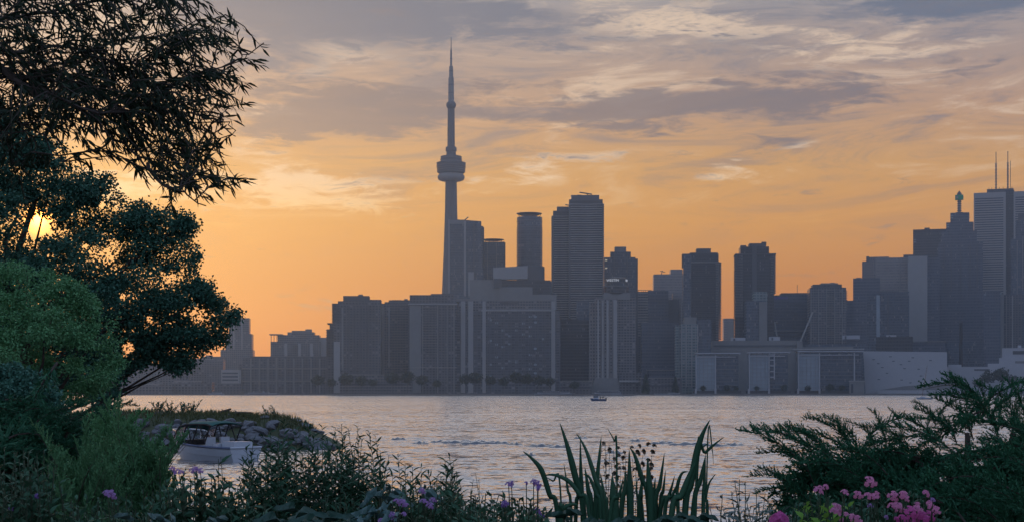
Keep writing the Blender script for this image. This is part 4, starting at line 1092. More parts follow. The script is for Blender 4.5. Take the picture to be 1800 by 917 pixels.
for sgn in (-1, 1):
    y = 0.99 * sgn
    part('canopy_valance', MB().tube([(1.35, y, 1.42), (1.1, y, 1.65), (0.6, y, 1.76), (-0.2, y, 1.79), (-1.0, y, 1.79), (-1.35, y, 1.72)], 0.05, 5).mesh('canopy_valance', 'blackf'), cano)
    for a, c in (((1.7, 0.95), (1.3, 1.45)), ((0.95, 0.95), (0.55, 1.75)), ((0.2, 0.9), (0.5, 1.75)), ((0.1, 0.9), (-0.35, 1.78)), ((-0.9, 0.85), (-0.45, 1.78)), ((-0.85, 0.85), (-1.3, 1.73))):
        part('canopy_strut', MB().tube([(a[0], y, a[1]), (c[0], y, c[1])], 0.035, 5).mesh('canopy_strut', 'blackf'), cano)
    sc_ = MB().slab_xz([(1.68, 0.95), (0.95, 0.95), (0.58, 1.7), (1.28, 1.48)], y - 0.004, y + 0.004).mesh('side_screen', 'clear'); part('side_screen', sc_, cano)
part('windscreen', MB().slab_xz([(0, 0), (1.9, 0), (1.75, 0.62), (0.15, 0.62)], -0.004, 0.004).mesh('windscreen', 'clear'), t, (1.72, -0.95, 0.95)).rotation_euler = (R(-28), 0, R(90))
br = MB().tube([(1.0, -1.0, 1.02), (1.4, -0.95, 1.42), (2.3, -0.55, 1.5), (2.62, 0, 1.5), (2.3, 0.55, 1.5), (1.4, 0.95, 1.42), (1.0, 1.0, 1.02)], 0.028, 6)
for x, y in ((2.3, -0.5), (2.3, 0.5), (1.7, -0.82), (1.7, 0.82), (2.62, 0)): br.tube([(x, y * 0.95, 1.0), (x, y, 1.48)], 0.022, 5)
part('bow_rail', br.mesh('bow_rail', 'chrome'), t)
part('rear_bench', bmesh_box('rear_bench', -1.65, -1.25, -0.8, 0.8, 0.4, 0.85, 'gel'), t)
part('steering_wheel', MB().tube([(0.55, -0.45 + 0.18 * math.cos(a), 1.05 + 0.18 * math.sin(a)) for a in np.linspace(0, 6.28, 13)], 0.02, 5, False).mesh('steering_wheel', 'blackf'), t)

# ripples of a passing boat's wake: low tapering ridges of water
wk = MB()
for px, py, ln in ((775, 777, 2.0), (800, 778, 2.8), (828, 777, 3.4), (852, 778, 2.6), (876, 779, 1.8), (838, 779.5, 3.0), (740, 779, 1.2), (905, 781, 1.2), (950, 784, 2.2), (985, 786, 1.6), (1165, 779, 2.2), (1210, 781, 3.2), (1250, 783, 2.6), (1290, 782, 1.8), (1120, 775, 1.6), (700, 772, 1.4), (1020, 770, 1.4), (930, 800, 1.0), (1080, 796, 1.2)):
    c = P(px, py, EYE * F / (py - HZ)); n0 = len(wk.v); m_ = 14
    for i in range(m_ + 1):
        u_ = i / m_ * 2 - 1; hh = 0.24 * (1 - u_ * u_) * (0.75 + 0.25 * math.sin(i * 1.7 + px)); w = 0.12 + 0.22 * (1 - u_ * u_); x = c.x + u_ * ln / 2; y = c.y + 0.35 * math.sin(i * 0.5 + px)
        wk.v += [(x, y - w, -0.01), (x, y - w * 0.4, hh * 0.7), (x, y, hh), (x, y + w * 0.5, hh * 0.6), (x, y + w * 1.2, -0.01)]
    for i in range(m_):
        for j in range(4): a = n0 + i * 5 + j; wk.f.append((a, a + 5, a + 6, a + 1))
MT['water_wake'] = MT['water'].copy()
wn_ = MT['water_wake'].node_tree
for l_ in [l for l in wn_.links if l.to_socket.name == 'Normal']: wn_.links.remove(l_)
tag(part('wake_ripples', wk.mesh('wake_ripples', 'water_wake', True), None), kind='structure')

# ------------------------------------------------------------------ rock spit dressing
ROCKS = []
for v in range(5):
    bm = bmesh.new(); bmesh.ops.create_icosphere(bm, subdivisions=2, radius=1.0)
    sd_ = random.uniform(0, 50)
    for vt in bm.verts:
        c = vt.co; f_ = 1 + 0.20 * math.sin(c.x * 3.1 + sd_) * math.cos(c.y * 2.7 + sd_ * 1.3) + 0.14 * math.sin(c.z * 4.3 + sd_ * 2) + random.uniform(-0.06, 0.06)
        vt.co = Vector((c.x * 1.15, c.y * 0.95, c.z * 0.78)) * f_
    me = bpy.data.meshes.new('boulder'); bm.to_mesh(me); bm.free(); me.materials.append(MT['rock']); ROCKS.append(me)
nb = 0
for i in range(520):
    x = RNG.uniform(-29, -10.6); tt = (x + 62) / 52.0; yc = 97 - tt * 3.0
    w = 8.5 - 3.5 * float(smooth01((tt - 0.6) / 0.5))
    y = yc - w * RNG.uniform(0.42, 0.84); z = float(spit_h(np.array(x), np.array(y)))
    if z < -0.5 or nb >= 285: continue
    o = part('boulder', ROCKS[i % 5], SPIT, (x, y, z + 0.1)); s_ = RNG.uniform(0.15, 0.42)
    o.scale = (s_, s_, s_ * RNG.uniform(0.75, 1.1)); o.rotation_euler = tuple(RNG.uniform(-0.5, 0.5, 2)) + (RNG.uniform(0, 6.28),); nb += 1
for i in range(14):
    x = RNG.uniform(-25, -10.5); tt = (x + 62) / 52.0; y = 97 - tt * 3.0 + RNG.uniform(-1, 1); z = float(spit_h(np.array(x), np.array(y)))
    o = part('boulder', ROCKS[i % 5], SPIT, (x, y, z)); s_ = RNG.uniform(0.2, 0.4); o.scale = (s_ * 1.3, s_, s_ * 0.7); o.rotation_euler = (0, 0, RNG.uniform(0, 6.28))
# grass on its crest
n = 22000
gx = RNG.uniform(-80, -12.2, n); gt = (gx + 62) / 52.0; gy = 97 - gt * 3 + RNG.uniform(-3.6, 3.0, n) * np.where(gt > 0.8, 0.8, 1); gzv = spit_h(gx, gy)
gd = np.stack([RNG.normal(0, .35, n), RNG.normal(0, .35, n), np.ones(n)], -1)
tag(part('shore_grass', leaf_mesh('shore_grass', np.stack([gx, gy, gzv - 0.03], -1), gd, RNG.uniform(0.15, 0.5, n), 0.05, 'grass', up=0.0), None),
    'rough green grass covering the top of the rock spit', 'grass', kind='stuff')
for px, py, lab in ((278, 703, 'tall dark weed clump at the left on the spit crest'), (298, 706, 'second tall weed clump on the spit crest'), (322, 708, 'third tall weed clump, above the boat canopy'), (335, 704, 'fourth tall weed clump, nearest the driftwood'), (470, 714, 'lone seedy weed stalk near the spit end'), (483, 709, 'last weed stalk at the spit end')):
    Dw = 97.0; x = (px - 900) / F * Dw; tt = (x + 62) / 52; Dw = 97 - tt * 3; x = (px - 900) / F * Dw; z0 = float(spit_h(np.array(x), np.array(Dw)))
    zt = EYE + (HZ - py) / F * Dw
    t = thing('tall_weed', lab, 'weed', (x, Dw, z0), 'tall weeds on the rock spit')
    ns = 9 if px < 400 else 3
    mb = MB(); lp = []; ld = []
    for i in range(ns):
        tip = Vector((RNG.normal(0, .35), RNG.normal(0, .3), (zt - z0) * RNG.uniform(0.6, 1.05)))
        mb.tube([(RNG.normal(0, .1), 0, -0.05), tip * 0.5 + Vector((0.05, 0, 0)), tip], [0.02, 0.016, 0.008], 4)
        for j in range(22):
            f_ = RNG.uniform(0.3, 1.02); lp.append(tip * f_); ld.append(RNG.normal(size=3) + np.array([0, 0, 0.8]))
    part('stalk', mb.mesh('stalk', 'stem'), t); part('leaves', leaf_mesh('leaves', np.array([tuple(a) for a in lp]), np.array(ld), RNG.uniform(0.08, 0.2, len(lp)), 0.05, 'shrub'), t)
for px, py, ln, a, lab in ((395, 722, 0.8, 0.3, 'short forked driftwood stick on the spit'), (418, 729, 1.7, 0.04, 'long driftwood log lying on the spit crest')):
    Dw = 94.6; p0 = P(px, py + 3, Dw); mb = MB(); z0 = float(spit_h(np.array(p0.x), np.array(p0.y)))
    t = thing('driftwood', lab, 'driftwood', (p0.x, p0.y, z0))
    mb.tube([(-ln / 2, 0, 0.12), (0, 0.05, 0.18 + ln * a * .3), (ln / 2, 0, 0.15 + ln * a)], [0.12, 0.10, 0.05], 7); part('log', mb.mesh('log', 'bark'), t)
    part('branch', MB().tube([(0, 0, 0.15), (-0.2, 0, 0.4)], [0.05, 0.02], 5).mesh('branch', 'bark'), t)


# ------------------------------------------------------------------ trees
def build_tree(name, label, poly, D, thick, nclump, per, cr, L, Wd, mat, trunk_px, T=OVATE, gaps=(), limbs=26, flat=0.6, bend=0.2, indiv=0, wob=0.25, jagpx=9.0, cat='tree', extra=()):
    gx_ = (trunk_px - 900) / F * D; gz_ = gh(gx_, D)
    root = thing(name, label, cat, (gx_, D, gz_)); org = np.array([gx_, D, gz_])
    jag = []
    for (ax, ay), (cx_, cy_) in zip(poly, poly[1:] + poly[:1]):
        m_ = max(1, int(math.hypot(cx_ - ax, cy_ - ay) / 9))
        for j in range(m_): jag.append((ax + (cx_ - ax) * j / m_ + (RNG.normal(0, jagpx) if j else 0), ay + (cy_ - ay) * j / m_ + (RNG.normal(0, jagpx) if j else 0)))
    c = crown_points(poly, D, thick, nclump)
    if len(extra):
        ex = np.array(extra, float); c = np.concatenate([c, unproj(ex[:, 0], ex[:, 1], D + RNG.uniform(-0.5, 0.5, len(ex)))])
    for (hx, hy, hr) in gaps:
        u, v = proj(c); c = c[np.hypot(u - hx, v - hy) > hr * 1.6]
    p = np.repeat(c, per, 0)
    off = RNG.normal(size=p.shape) * cr * np.repeat(RNG.uniform(0.45, 1.3, len(c)), per)[:, None] * np.array([1, 1, flat])
    off[:, 2] -= np.hypot(off[:, 0], off[:, 1]) ** 2 * 0.1 / max(cr, 0.1)
    p = p + off
    d = unit(off) + RNG.normal(size=p.shape) * 0.7 + np.array([0, 0, -0.25])
    keep = np.ones(len(p), bool)
    u, v = proj(p)
    keep &= in_poly(u + RNG.normal(0, 5, len(p)), v + RNG.normal(0, 5, len(p)), jag)
    for (hx, hy, hr) in gaps: keep &= (np.hypot(u - hx, v - hy) > hr) | (RNG.uniform(size=len(p)) < 0.1)
    p, d = p[keep], d[keep]
    n = len(p)
    part('crown', leaf_mesh('crown', p, d, L * RNG.uniform(0.6, 1.25, n), Wd * RNG.uniform(0.7, 1.2, n), mat, T=T, bend=bend, origin=org), root)
    top = c[:, 2].max(); low = c[:, 2].min(); xc_ = c[:, 0].mean()
    th_ = Vector((xc_ - org[0], 0, (low * 0.35 + top * 0.65) - org[2]))
    mb = MB(); tp = curve((0, 0, -0.2), th_, 0, 6, wob * 0.3); mb.tube(tp, [0.16 * (1 - i / 8) * (D / 30) for i in range(7)], 9)
    part('trunk', mb.mesh('trunk', 'bark'), root)
    idx = RNG.choice(len(c), min(limbs, len(c)), replace=False)
    for i in idx:
        e = Vector(c[i] - org); f_ = min(0.95, max(0.25, e.z / th_.z * 0.6)); a = Vector(tp[int(f_ * 6)])
        part('limb', MB().tube(curve(a, e, -0.1 * (e - a).length * 0.5, 5, wob * 0.25), [0.055 * D / 30, 0.045 * D / 30, 0.035 * D / 30, 0.025 * D / 30, 0.015 * D / 30, 0.006 * D / 30], 5).mesh('limb', 'bark'), root)
    return root


maple_poly = [(-160, 120), (0, 170), (50, 225), (95, 250), (120, 255), (150, 292), (190, 290), (205, 330), (235, 350), (262, 355), (300, 372), (338, 380), (352, 402), (328, 425), (352, 455), (350, 478),
              (376, 500), (382, 522), (436, 546), (420, 566), (396, 575), (402, 602), (376, 608), (348, 632), (320, 658), (290, 648), (262, 640), (236, 655), (214, 690), (182, 704), (150, 690), (60, 700), (-160, 700)]
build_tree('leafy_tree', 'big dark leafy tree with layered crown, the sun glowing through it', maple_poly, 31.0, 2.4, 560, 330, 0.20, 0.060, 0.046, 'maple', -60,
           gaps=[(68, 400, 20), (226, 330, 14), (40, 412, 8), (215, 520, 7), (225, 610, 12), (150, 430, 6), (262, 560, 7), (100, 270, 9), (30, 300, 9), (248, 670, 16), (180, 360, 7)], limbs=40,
           extra=[(424, 550), (412, 556), (398, 548), (400, 566), (384, 538), (382, 560), (370, 520), (344, 396), (334, 404), (322, 392), (345, 462), (362, 490), (392, 596), (372, 598), (350, 618), (322, 646), (300, 640), (262, 630), (240, 640), (200, 690), (182, 690)])
locust_poly = [(-120, 480), (0, 468), (40, 458), (85, 468), (125, 492), (165, 520), (178, 545), (205, 572), (218, 600), (222, 632), (214, 655), (200, 676), (176, 690), (150, 712), (-120, 730)]
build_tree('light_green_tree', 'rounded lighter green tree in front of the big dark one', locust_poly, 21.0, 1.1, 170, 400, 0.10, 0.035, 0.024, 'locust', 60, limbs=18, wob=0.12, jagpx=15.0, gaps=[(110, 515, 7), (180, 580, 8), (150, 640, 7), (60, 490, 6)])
bush_poly = [(-90, 650), (0, 638), (50, 650), (85, 668), (105, 690), (112, 716), (60, 745), (-90, 760)]
build_tree('grey_green_bush', 'grey-green rounded bush at the left edge below the light green tree', bush_poly, 15.0, 0.6, 170, 130, 0.06, 0.035, 0.026, 'greybush', 20, limbs=12, wob=0.08, cat='bush')
und_poly = [(-90, 735), (40, 728), (120, 732), (175, 726), (222, 742), (240, 775), (262, 800), (290, 840), (290, 900), (-90, 900)]
build_tree('dark_undergrowth', 'dense dark undergrowth behind the feathery plants at left', und_poly, 13.5, 0.6, 300, 120, 0.08, 0.05, 0.03, 'shrub', 90, limbs=10, wob=0.08, cat='bush')
sap_poly = [(150, 640), (215, 655), (195, 690), (205, 715), (160, 715)]
build_tree('shore_sapling', 'thin sparse sapling by the water under the light green tree', sap_poly, 26.0, 0.4, 26, 50, 0.12, 0.07, 0.055, 'maple', 170, limbs=8, wob=0.08)


# the willow overhead
def build_willow():
    Dw = 10.8
    bx_, by_ = -6.0, 10.6; gz_ = gh(bx_, by_); org = np.array([bx_, by_, gz_])
    root = thing('willow_tree', 'willow with narrow leaves hanging in from the top left corner', 'tree', tuple(org))
    poly = [(-150, -90), (300, -90), (296, 8), (330, 40), (372, 55), (388, 12), (412, 30), (400, 66), (440, 88), (472, 68), (462, 112), (452, 140), (436, 152), (440, 190), (418, 212), (412, 246), (388, 236), (366, 262), (398, 272), (408, 296),
            (446, 312), (430, 336), (398, 332), (372, 368), (344, 345), (318, 352), (300, 372), (286, 325), (246, 312), (228, 275), (186, 268), (146, 262), (118, 290), (84, 262), (52, 290), (30, 340), (-150, 400)]
    limbs = [[(-170, 60), (0, 122), (60, 162), (110, 180), (170, 196), (215, 192)],
             [(110, 180), (160, 205), (205, 242), (250, 290), (310, 318), (370, 330), (436, 314)],
             [(170, 196), (235, 160), (300, 148), (360, 130), (420, 105), (464, 76)],
             [(215, 192), (290, 196), (350, 205), (405, 215), (414, 240)],
             [(60, 162), (130, 110), (200, 70), (290, 62), (350, 60), (396, 26)],
             [(-170, 40), (-20, 40), (90, 20), (200, -10), (290, -30)],
             [(-170, 160), (-40, 175), (20, 200), (70, 235), (110, 285)],
             [(-170, 80), (20, 92), (120, 84), (210, 110), (290, 100)], [(-170, 20), (0, -10), (130, -40), (260, -60)],
             [(205, 242), (270, 250), (330, 256), (392, 270)], [(250, 290), (300, 330), (330, 345), (362, 362)], [(-170, 110), (-20, 140), (90, 140), (190, 150), (260, 190)]]
    P3 = []
    for i, lm in enumerate(limbs):
        d0 = Dw + (i % 5 - 2) * 0.35
        pts = [P(x, y, d0 + 0.25 * math.sin(j * 1.3 + i)) - Vector(org) for j, (x, y) in enumerate(lm)]
        if lm[0][0] > -100:   # start exactly on the parent limb
            best = min((q_ for pl in P3 for q_ in pl), key=lambda q_: (q_ - pts[0]).length); pts[0] = best.copy()
        fine_ = []
        for a, c in zip(pts[:-1], pts[1:]):
            for s_ in range(4): fine_.append(a.lerp(c, s_ / 4) + Vector(RNG.normal(0, 0.012, 3)))
        fine_.append(pts[-1]); P3.append(fine_)
        r0 = 0.032 if i in (0,) else 0.02 if lm[0][0] < -100 else 0.014
        part('limb', MB().tube(fine_, [max(0.004, r0 * (1 - j / len(fine_))) for j in range(len(fine_))], 7).mesh('limb', 'bark'), root)
    hub = Vector((0.1, 0, 1.9))
    part('trunk', MB().tube([(0, 0, -0.3), (0.05, 0, 0.8), hub, (0.3, 0.1, 2.6), (0.3, 0.1, 3.6)], [0.34, 0.27, 0.24, 0.18, 0.1], 12).mesh('trunk', 'bark'), root)
    for pl, lm in zip(P3, limbs):
        if lm[0][0] < -100: part('limb', MB().tube(curve(hub + Vector((0.1, 0, .5)), pl[0], 0.2, 5, 0.03), [0.1, 0.08, 0.06, 0.05, 0.04, 0.03], 8).mesh('limb', 'bark'), root)
    # twigs
    starts = [(q_, (pl[min(j + 1, len(pl) - 1)] - pl[max(j - 1, 0)]).normalized()) for pl in P3 for j, q_ in enumerate(pl) if j > 1]
    mb = MB(); LP = []; LD = []
    tries = 0; made = 0
    while made < 470 and tries < 9000:
        tries += 1
        q_, dr = starts[RNG.integers(len(starts))]
        ln = RNG.uniform(0.25, 0.75)
        d_ = (dr * 0.8 + Vector(RNG.normal(0, 0.75, 3)) + Vector((0.25, 0, -0.1))).normalized()
        tip = q_ + d_ * ln + Vector((0, 0, -0.35 * ln * ln))
        u, v = proj(np.array([tuple(tip + Vector(org))])); u0, v0 = proj(np.array([tuple(q_ + Vector(org))]))
        if not in_poly(u, v, poly)[0] and not (u0[0] < -20): continue
        made += 1
        mid = q_ + d_ * ln * 0.5 + Vector((0, 0, 0.02))
        mb.tube([q_, mid, tip], [0.0055, 0.004, 0.0015], 4, False)
        nl = int(ln * 26) + 3
        for j in range(nl):
            f_ = 0.12 + 0.9 * j / nl
            b_ = (q_.lerp(mid, f_ * 2) if f_ < .5 else mid.lerp(tip, min(1, f_ * 2 - 1)))
            t_ = (tip - mid).normalized()
            ld = t_ * 1.0 + Vector(RNG.normal(0, 0.55, 3)) + Vector((0, 0, -0.35))
            LP.append(tuple(b_)); LD.append(tuple(ld))
        LP.append(tuple(tip)); LD.append(tuple(tip - mid))
    tw_ = part('twigs', mb.mesh('twigs', 'bark'), root); tw_['kind'] = 'stuff'
    LP = np.array(LP); fr = frames(np.array(LD), 0.2); n = len(LP)
    Ls = RNG.uniform(0.07, 0.13, n); Ws = RNG.uniform(0.012, 0.019, n)
    u, v = proj(LP + org)
    sc_ = u - 0.35 * v + RNG.normal(0, 18, n); sc_[(v < 0)] = -1e6
    o_ = np.argsort(-sc_); top, rest = o_[:290], o_[290:]
    me = leaf_mesh('foliage', LP[rest], None, Ls[rest], Ws[rest], 'willow', fr=tuple(a[rest] for a in fr), bend=0.18)
    fo = part('foliage', me, root); fo['kind'] = 'stuff'
    leaf_objs(root, np.zeros(3), LP[top], None, Ls[top], Ws[top], 'willow', tuple(a[top] for a in fr), bend=0.18)
    print('willow leaves', n)


build_willow()


# ------------------------------------------------------------------ junipers
def frond_mesh(seed, L=1.0, droop=0.25, dens=1.0):
    """feathery juniper branch along +y; side shoots get shorter towards the tip"""
    rg = np.random.default_rng(seed); ps, ds, ls, ws = [], [], [], []
    m = int(58 * dens)
    for i in range(m):
        t = i / m; y = L * (0.06 + 0.94 * t); z = -droop * L * (t - 0.35) ** 2 + 0.25 * L * t * (1 - t)
        base = np.array([0.03 * L * math.sin(t * 7 + seed), y, z])
        sl = L * (0.10 + 0.16 * (1 - t) ** 0.7) * rg.uniform(0.6, 1.25)
        ang = rg.uniform(0, 6.28); sd_ = np.array([math.cos(ang), 0, math.sin(ang) * 0.8 + 0.25])
        dr = unit(sd_ * rg.uniform(0.45, 0.8) + np.array([0, 1.0, 0.05]))
        ps.append(base); ds.append(dr); ls.append(sl); ws.append(0.017)
        for j in range(9):
            u = (j + 1) / 9.5; q_ = base + dr * sl * u + np.array([0, 0, -0.10 * sl * u * u])
            d2 = unit(dr + rg.normal(0, 0.55, 3)); ps.append(q_); ds.append(d2); ls.append(sl * rg.uniform(0.16, 0.32) * (1.2 - 0.6 * u)); ws.append(0.016)
            if j % 2:
                d3 = unit(d2 + rg.normal(0, 0.7, 3)); ps.append(q_ + d2 * 0.01); ds.append(d3); ls.append(sl * rg.uniform(0.12, 0.2)); ws.append(0.014)
    return np.array(ps), np.array(ds), np.array(ls), np.array(ws)


FROND = []
for s_ in range(6):
    ps, ds, ls, ws = frond_mesh(100 + s_, 1.0, 0.2 + 0.08 * s_)
    FROND.append((ps, ds, ls, ws))
_fm = {}


def frond(mat, i):
    if (mat, i) not in _fm:
        ps, ds, ls, ws = FROND[i]
        me = leaf_mesh('branch', ps, ds, ls, ws, mat, bend=0.1)
        st = MB().tube([(0.03 * math.sin(t * 7 + 100 + i), 0.06 + 0.9 * t, -(0.2 + 0.08 * i) * (t - 0.35) ** 2 + 0.25 * t * (1 - t)) for t in np.linspace(0, 1, 9)], [0.012 * (1 - t * 0.85) for t in np.linspace(0, 1, 9)], 5)
        me2 = st.mesh('tmp', 'bark'); bm = bmesh.new(); bm.from_mesh(me); k0 = len(bm.faces); bm.from_mesh(me2); bm.faces.ensure_lookup_table()
        for f_ in bm.faces[k0:]: f_.material_index = 1
        bm.to_mesh(me); bm.free(); me.materials.append(MT['bark']); _fm[(mat, i)] = me
    return _fm[(mat, i)]


def place_frond(root, org, a, c, i, mat='juniper', roll=0.0, fat=1.0, name='branch'):
    a, c = Vector(a), Vector(c); y = (c - a); ln = y.length; y.normalize()
    x = y.cross(Vector((0, 0, 1)));
    if x.length < 1e-3: x = Vector((1, 0, 0))
    x.normalize(); z = x.cross(y)
    x2 = x * math.cos(roll) + z * math.sin(roll); z2 = z * math.cos(roll) - x * math.sin(roll)
    o = bpy.data.objects.new(name, frond(mat, i % 6)); link(o, root); q_ = a - Vector(org); s_ = ln; w = ln * fat
    o.matrix_local = Matrix(((x2.x * w, y.x * s_, z2.x * w, q_.x), (x2.y * w, y.y * s_, z2.y * w, q_.y), (x2.z * w, y.z * s_, z2.z * w, q_.z), (0, 0, 0, 1)))
    return o


def build_juniper(name, label, bases, tips, D, fill_poly, nfill, spread, mat, trunk_px, flow=(-0.6, 0.5)):
    gx_ = (trunk_px - 900) / F * D; org = Vector((gx_, D, gh(gx_, D)))
    root = thing(name, label, 'shrub', tuple(org))
    for i, (bx_, by_, tx, ty, dd) in enumerate(tips):
        place_frond(root, org, P(bx_, by_, D + dd), P(tx, ty, D + dd * 1.1), i, mat, RNG.uniform(-0.5, 0.5), RNG.uniform(0.8, 1.05))
    q = sample_poly(fill_poly, nfill); e = edge_dist(q[:, 0], q[:, 1], fill_poly)
    for i in range(nfill):
        dd = D + RNG.uniform(-1, 1) * min(spread, 0.1 + e[i] / F * D * 1.5)
        tip = P(q[i, 0], q[i, 1], dd)
        d_ = Vector((flow[0] + RNG.normal(0, 0.5), RNG.normal(-0.1, 0.5), flow[1] + RNG.normal(0, 0.35))).normalized()
        ln = RNG.uniform(0.28, 0.55) * D / 7
        place_frond(root, org, tip - d_ * ln, tip, i, mat, RNG.uniform(-1, 1), RNG.uniform(0.8, 1.2))
    for (bx_, by_) in bases:
        e_ = P(bx_, by_, D) - org
        part('stem', MB().tube(curve((0, 0, -0.1), e_, 0.1, 5, 0.02), [0.035, 0.03, 0.026, 0.022, 0.016, 0.01], 6).mesh('stem', 'bark'), root)
    return root


jt = [(1430, 830, 1308, 747, 0), (1450, 810, 1334, 742, 0.1), (1470, 800, 1368, 744, -0.1), (1510, 800, 1428, 722, 0.1), (1500, 790, 1455, 724, 0.2), (1545, 790, 1500, 732, -0.1), (1560, 780, 1532, 716, 0.15),
      (1590, 770, 1566, 714, 0.0), (1500, 800, 1585, 722, 0.2), (1650, 750, 1612, 700, 0.1), (1640, 740, 1690, 690, 0.2), (1745, 715, 1632, 655, 0.0), (1735, 725, 1662, 652, 0.1), (1740, 725, 1640, 684, 0.2), (1730, 730, 1722, 668, 0.1), (1715, 735, 1800, 655, 0.0),
      (1730, 740, 1812, 668, -0.1), (1700, 745, 1700, 690, -0.1), (1780, 740, 1806, 690, 0.1), (1790, 760, 1786, 700, 0.2), (1420, 870, 1324, 824, 0.0), (1430, 870, 1332, 852, -0.1), (1400, 880, 1345, 812, 0.2), (1450, 840, 1345, 776, 0.1),
      (1480, 815, 1380, 764, -0.15), (1520, 810, 1410, 748, 0.2), (1600, 780, 1520, 742, -0.1), (1690, 760, 1600, 726, 0.0), (1760, 760, 1750, 690, 0.3), (1630, 770, 1640, 716, -0.2), (1680, 790, 1560, 742, -0.3), (1540, 850, 1400, 800, -0.3), (1570, 830, 1450, 776, -0.3), (1850, 800, 1700, 720, -0.4),
      (1850, 850, 1690, 780, -0.6), (1840, 900, 1640, 800, -0.7), (1880, 820, 1760, 735, -0.6), (1800, 940, 1620, 850, -0.8), (1850, 960, 1730, 830, -0.9), (1880, 900, 1790, 780, -0.8),
      (1765, 765, 1688, 676, .1), (1795, 770, 1742, 664, .05), (1815, 765, 1772, 662, 0), (1840, 775, 1806, 668, .1), (1720, 775, 1652, 690, .15), (1690, 780, 1618, 708, .1), (1760, 775, 1720, 690, -.1), (1800, 790, 1765, 700, -.2), (1830, 800, 1800, 710, -.2), (1660, 790, 1580, 722, -.1), (1520, 820, 1470, 728, 0), (1480, 830, 1392, 738, .1)]
jpoly = [(1375, 825), (1430, 795), (1490, 788), (1560, 780), (1620, 775), (1660, 778), (1700, 765), (1740, 760), (1770, 775), (1860, 755), (1900, 960), (1400, 960), (1350, 890), (1370, 850)]
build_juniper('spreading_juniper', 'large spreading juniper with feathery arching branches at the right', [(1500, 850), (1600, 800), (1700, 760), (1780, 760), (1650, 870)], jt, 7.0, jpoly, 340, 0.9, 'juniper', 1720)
jt2 = [(150, 735, 238, 706, 0), (120, 735, 205, 712, 0.2), (60, 740, 150, 705, -.2), (20, 730, 110, 712, 0), (-40, 740, 60, 705, .2), (140, 760, 215, 730, -.2), (80, 770, 180, 735, 0), (0, 760, 90, 730, 0.2), (-60, 760, 30, 722, 0)]
build_juniper('low_juniper', 'dark low juniper with branches reaching right under the grey-green bush', [(60, 760), (120, 750)], jt2, 12.5, [(-60, 720), (60, 722), (170, 722), (200, 745), (200, 800), (-60, 850)], 70, 0.7, 'juniper', 40, (0.8, 0.25))


# ------------------------------------------------------------------ leafy garden plants
def stems_plant(name, label, tips, D, L, Wd, mat, cat='plant', group=None, stem_r=0.004, gap=0.025, dspread=0.25, T=LT, indiv=40, bend=0.25, leafstart=0.25, basew=0.35, up=0.9, out=0.8, base_px=None):
    """plant whose stems rise from one foot to the listed tips, leaves set along them"""
    cx = base_px if base_px is not None else sum(t_[0] for t_ in tips) / len(tips)
    gx_ = (cx - 900) / F * D; org = np.array([gx_, D, gh(gx_, D)])
    root = thing(name, label, cat, tuple(org), group)
    mb = MB(); LP = []; LD = []; LS = []
    for (tx, ty) in tips:
        dd = D + RNG.uniform(-dspread, dspread); tip = Vector(P(tx, ty, dd)) - Vector(org)
        foot = Vector((tip.x * basew + RNG.normal(0, 0.02), (dd - D) * 0.4, 0))
        mid = foot.lerp(tip, 0.55) + Vector((RNG.normal(0, 0.025), RNG.normal(0, 0.025), 0.02))
        mb.tube([foot, mid, tip], [stem_r, stem_r * 0.8, stem_r * 0.4], 5, False)
        ln = (tip - foot).length; nl = int(ln * (1 - leafstart) / gap); ph = RNG.uniform(0, 6.28)
        for j in range(nl):
            f_ = leafstart + (1 - leafstart) * (j + 0.5) / nl
            b_ = foot.lerp(mid, f_ / 0.55) if f_ < 0.55 else mid.lerp(tip, (f_ - 0.55) / 0.45)
            a_ = ph + j * 2.4 + RNG.normal(0, 0.3)
            d_ = Vector((math.cos(a_) * out, math.sin(a_) * out, 0.55 + 0.6 * max(0, f_ - 0.6) + RNG.normal(0, 0.2)))
            LP.append(tuple(b_)); LD.append(tuple(d_)); LS.append((1.0 - 0.45 * max(0, (f_ - 0.75) / 0.25)) * RNG.uniform(0.7, 1.15))
    so_ = part('stems', mb.mesh('stems', 'stem'), root)
    if not LP: return root, org
    LP = np.array(LP); LS = np.array(LS); fr = frames(np.array(LD), up * 2); n = len(LP)
    u, v = proj(LP + org); vis = np.where(v < 925, v, 1e6) + RNG.normal(0, 12, n); o_ = np.argsort(vis); a_, r_ = o_[:min(indiv, n)], o_[min(indiv, n):]
    if len(r_):
        fo = part('foliage', leaf_mesh('foliage', LP[r_], None, L * LS[r_], Wd * LS[r_], mat, fr=tuple(x[r_] for x in fr), bend=bend, T=T), root); fo['kind'] = 'stuff'
    leaf_objs(root, np.zeros(3), LP[a_], None, L * LS[a_], Wd * LS[a_], mat, tuple(x[a_] for x in fr), T, 'o' if T is OVATE else 'l', bend)
    return root, org


def jitter_tips(poly, n): return [tuple(a) for a in sample_poly(poly, n)]


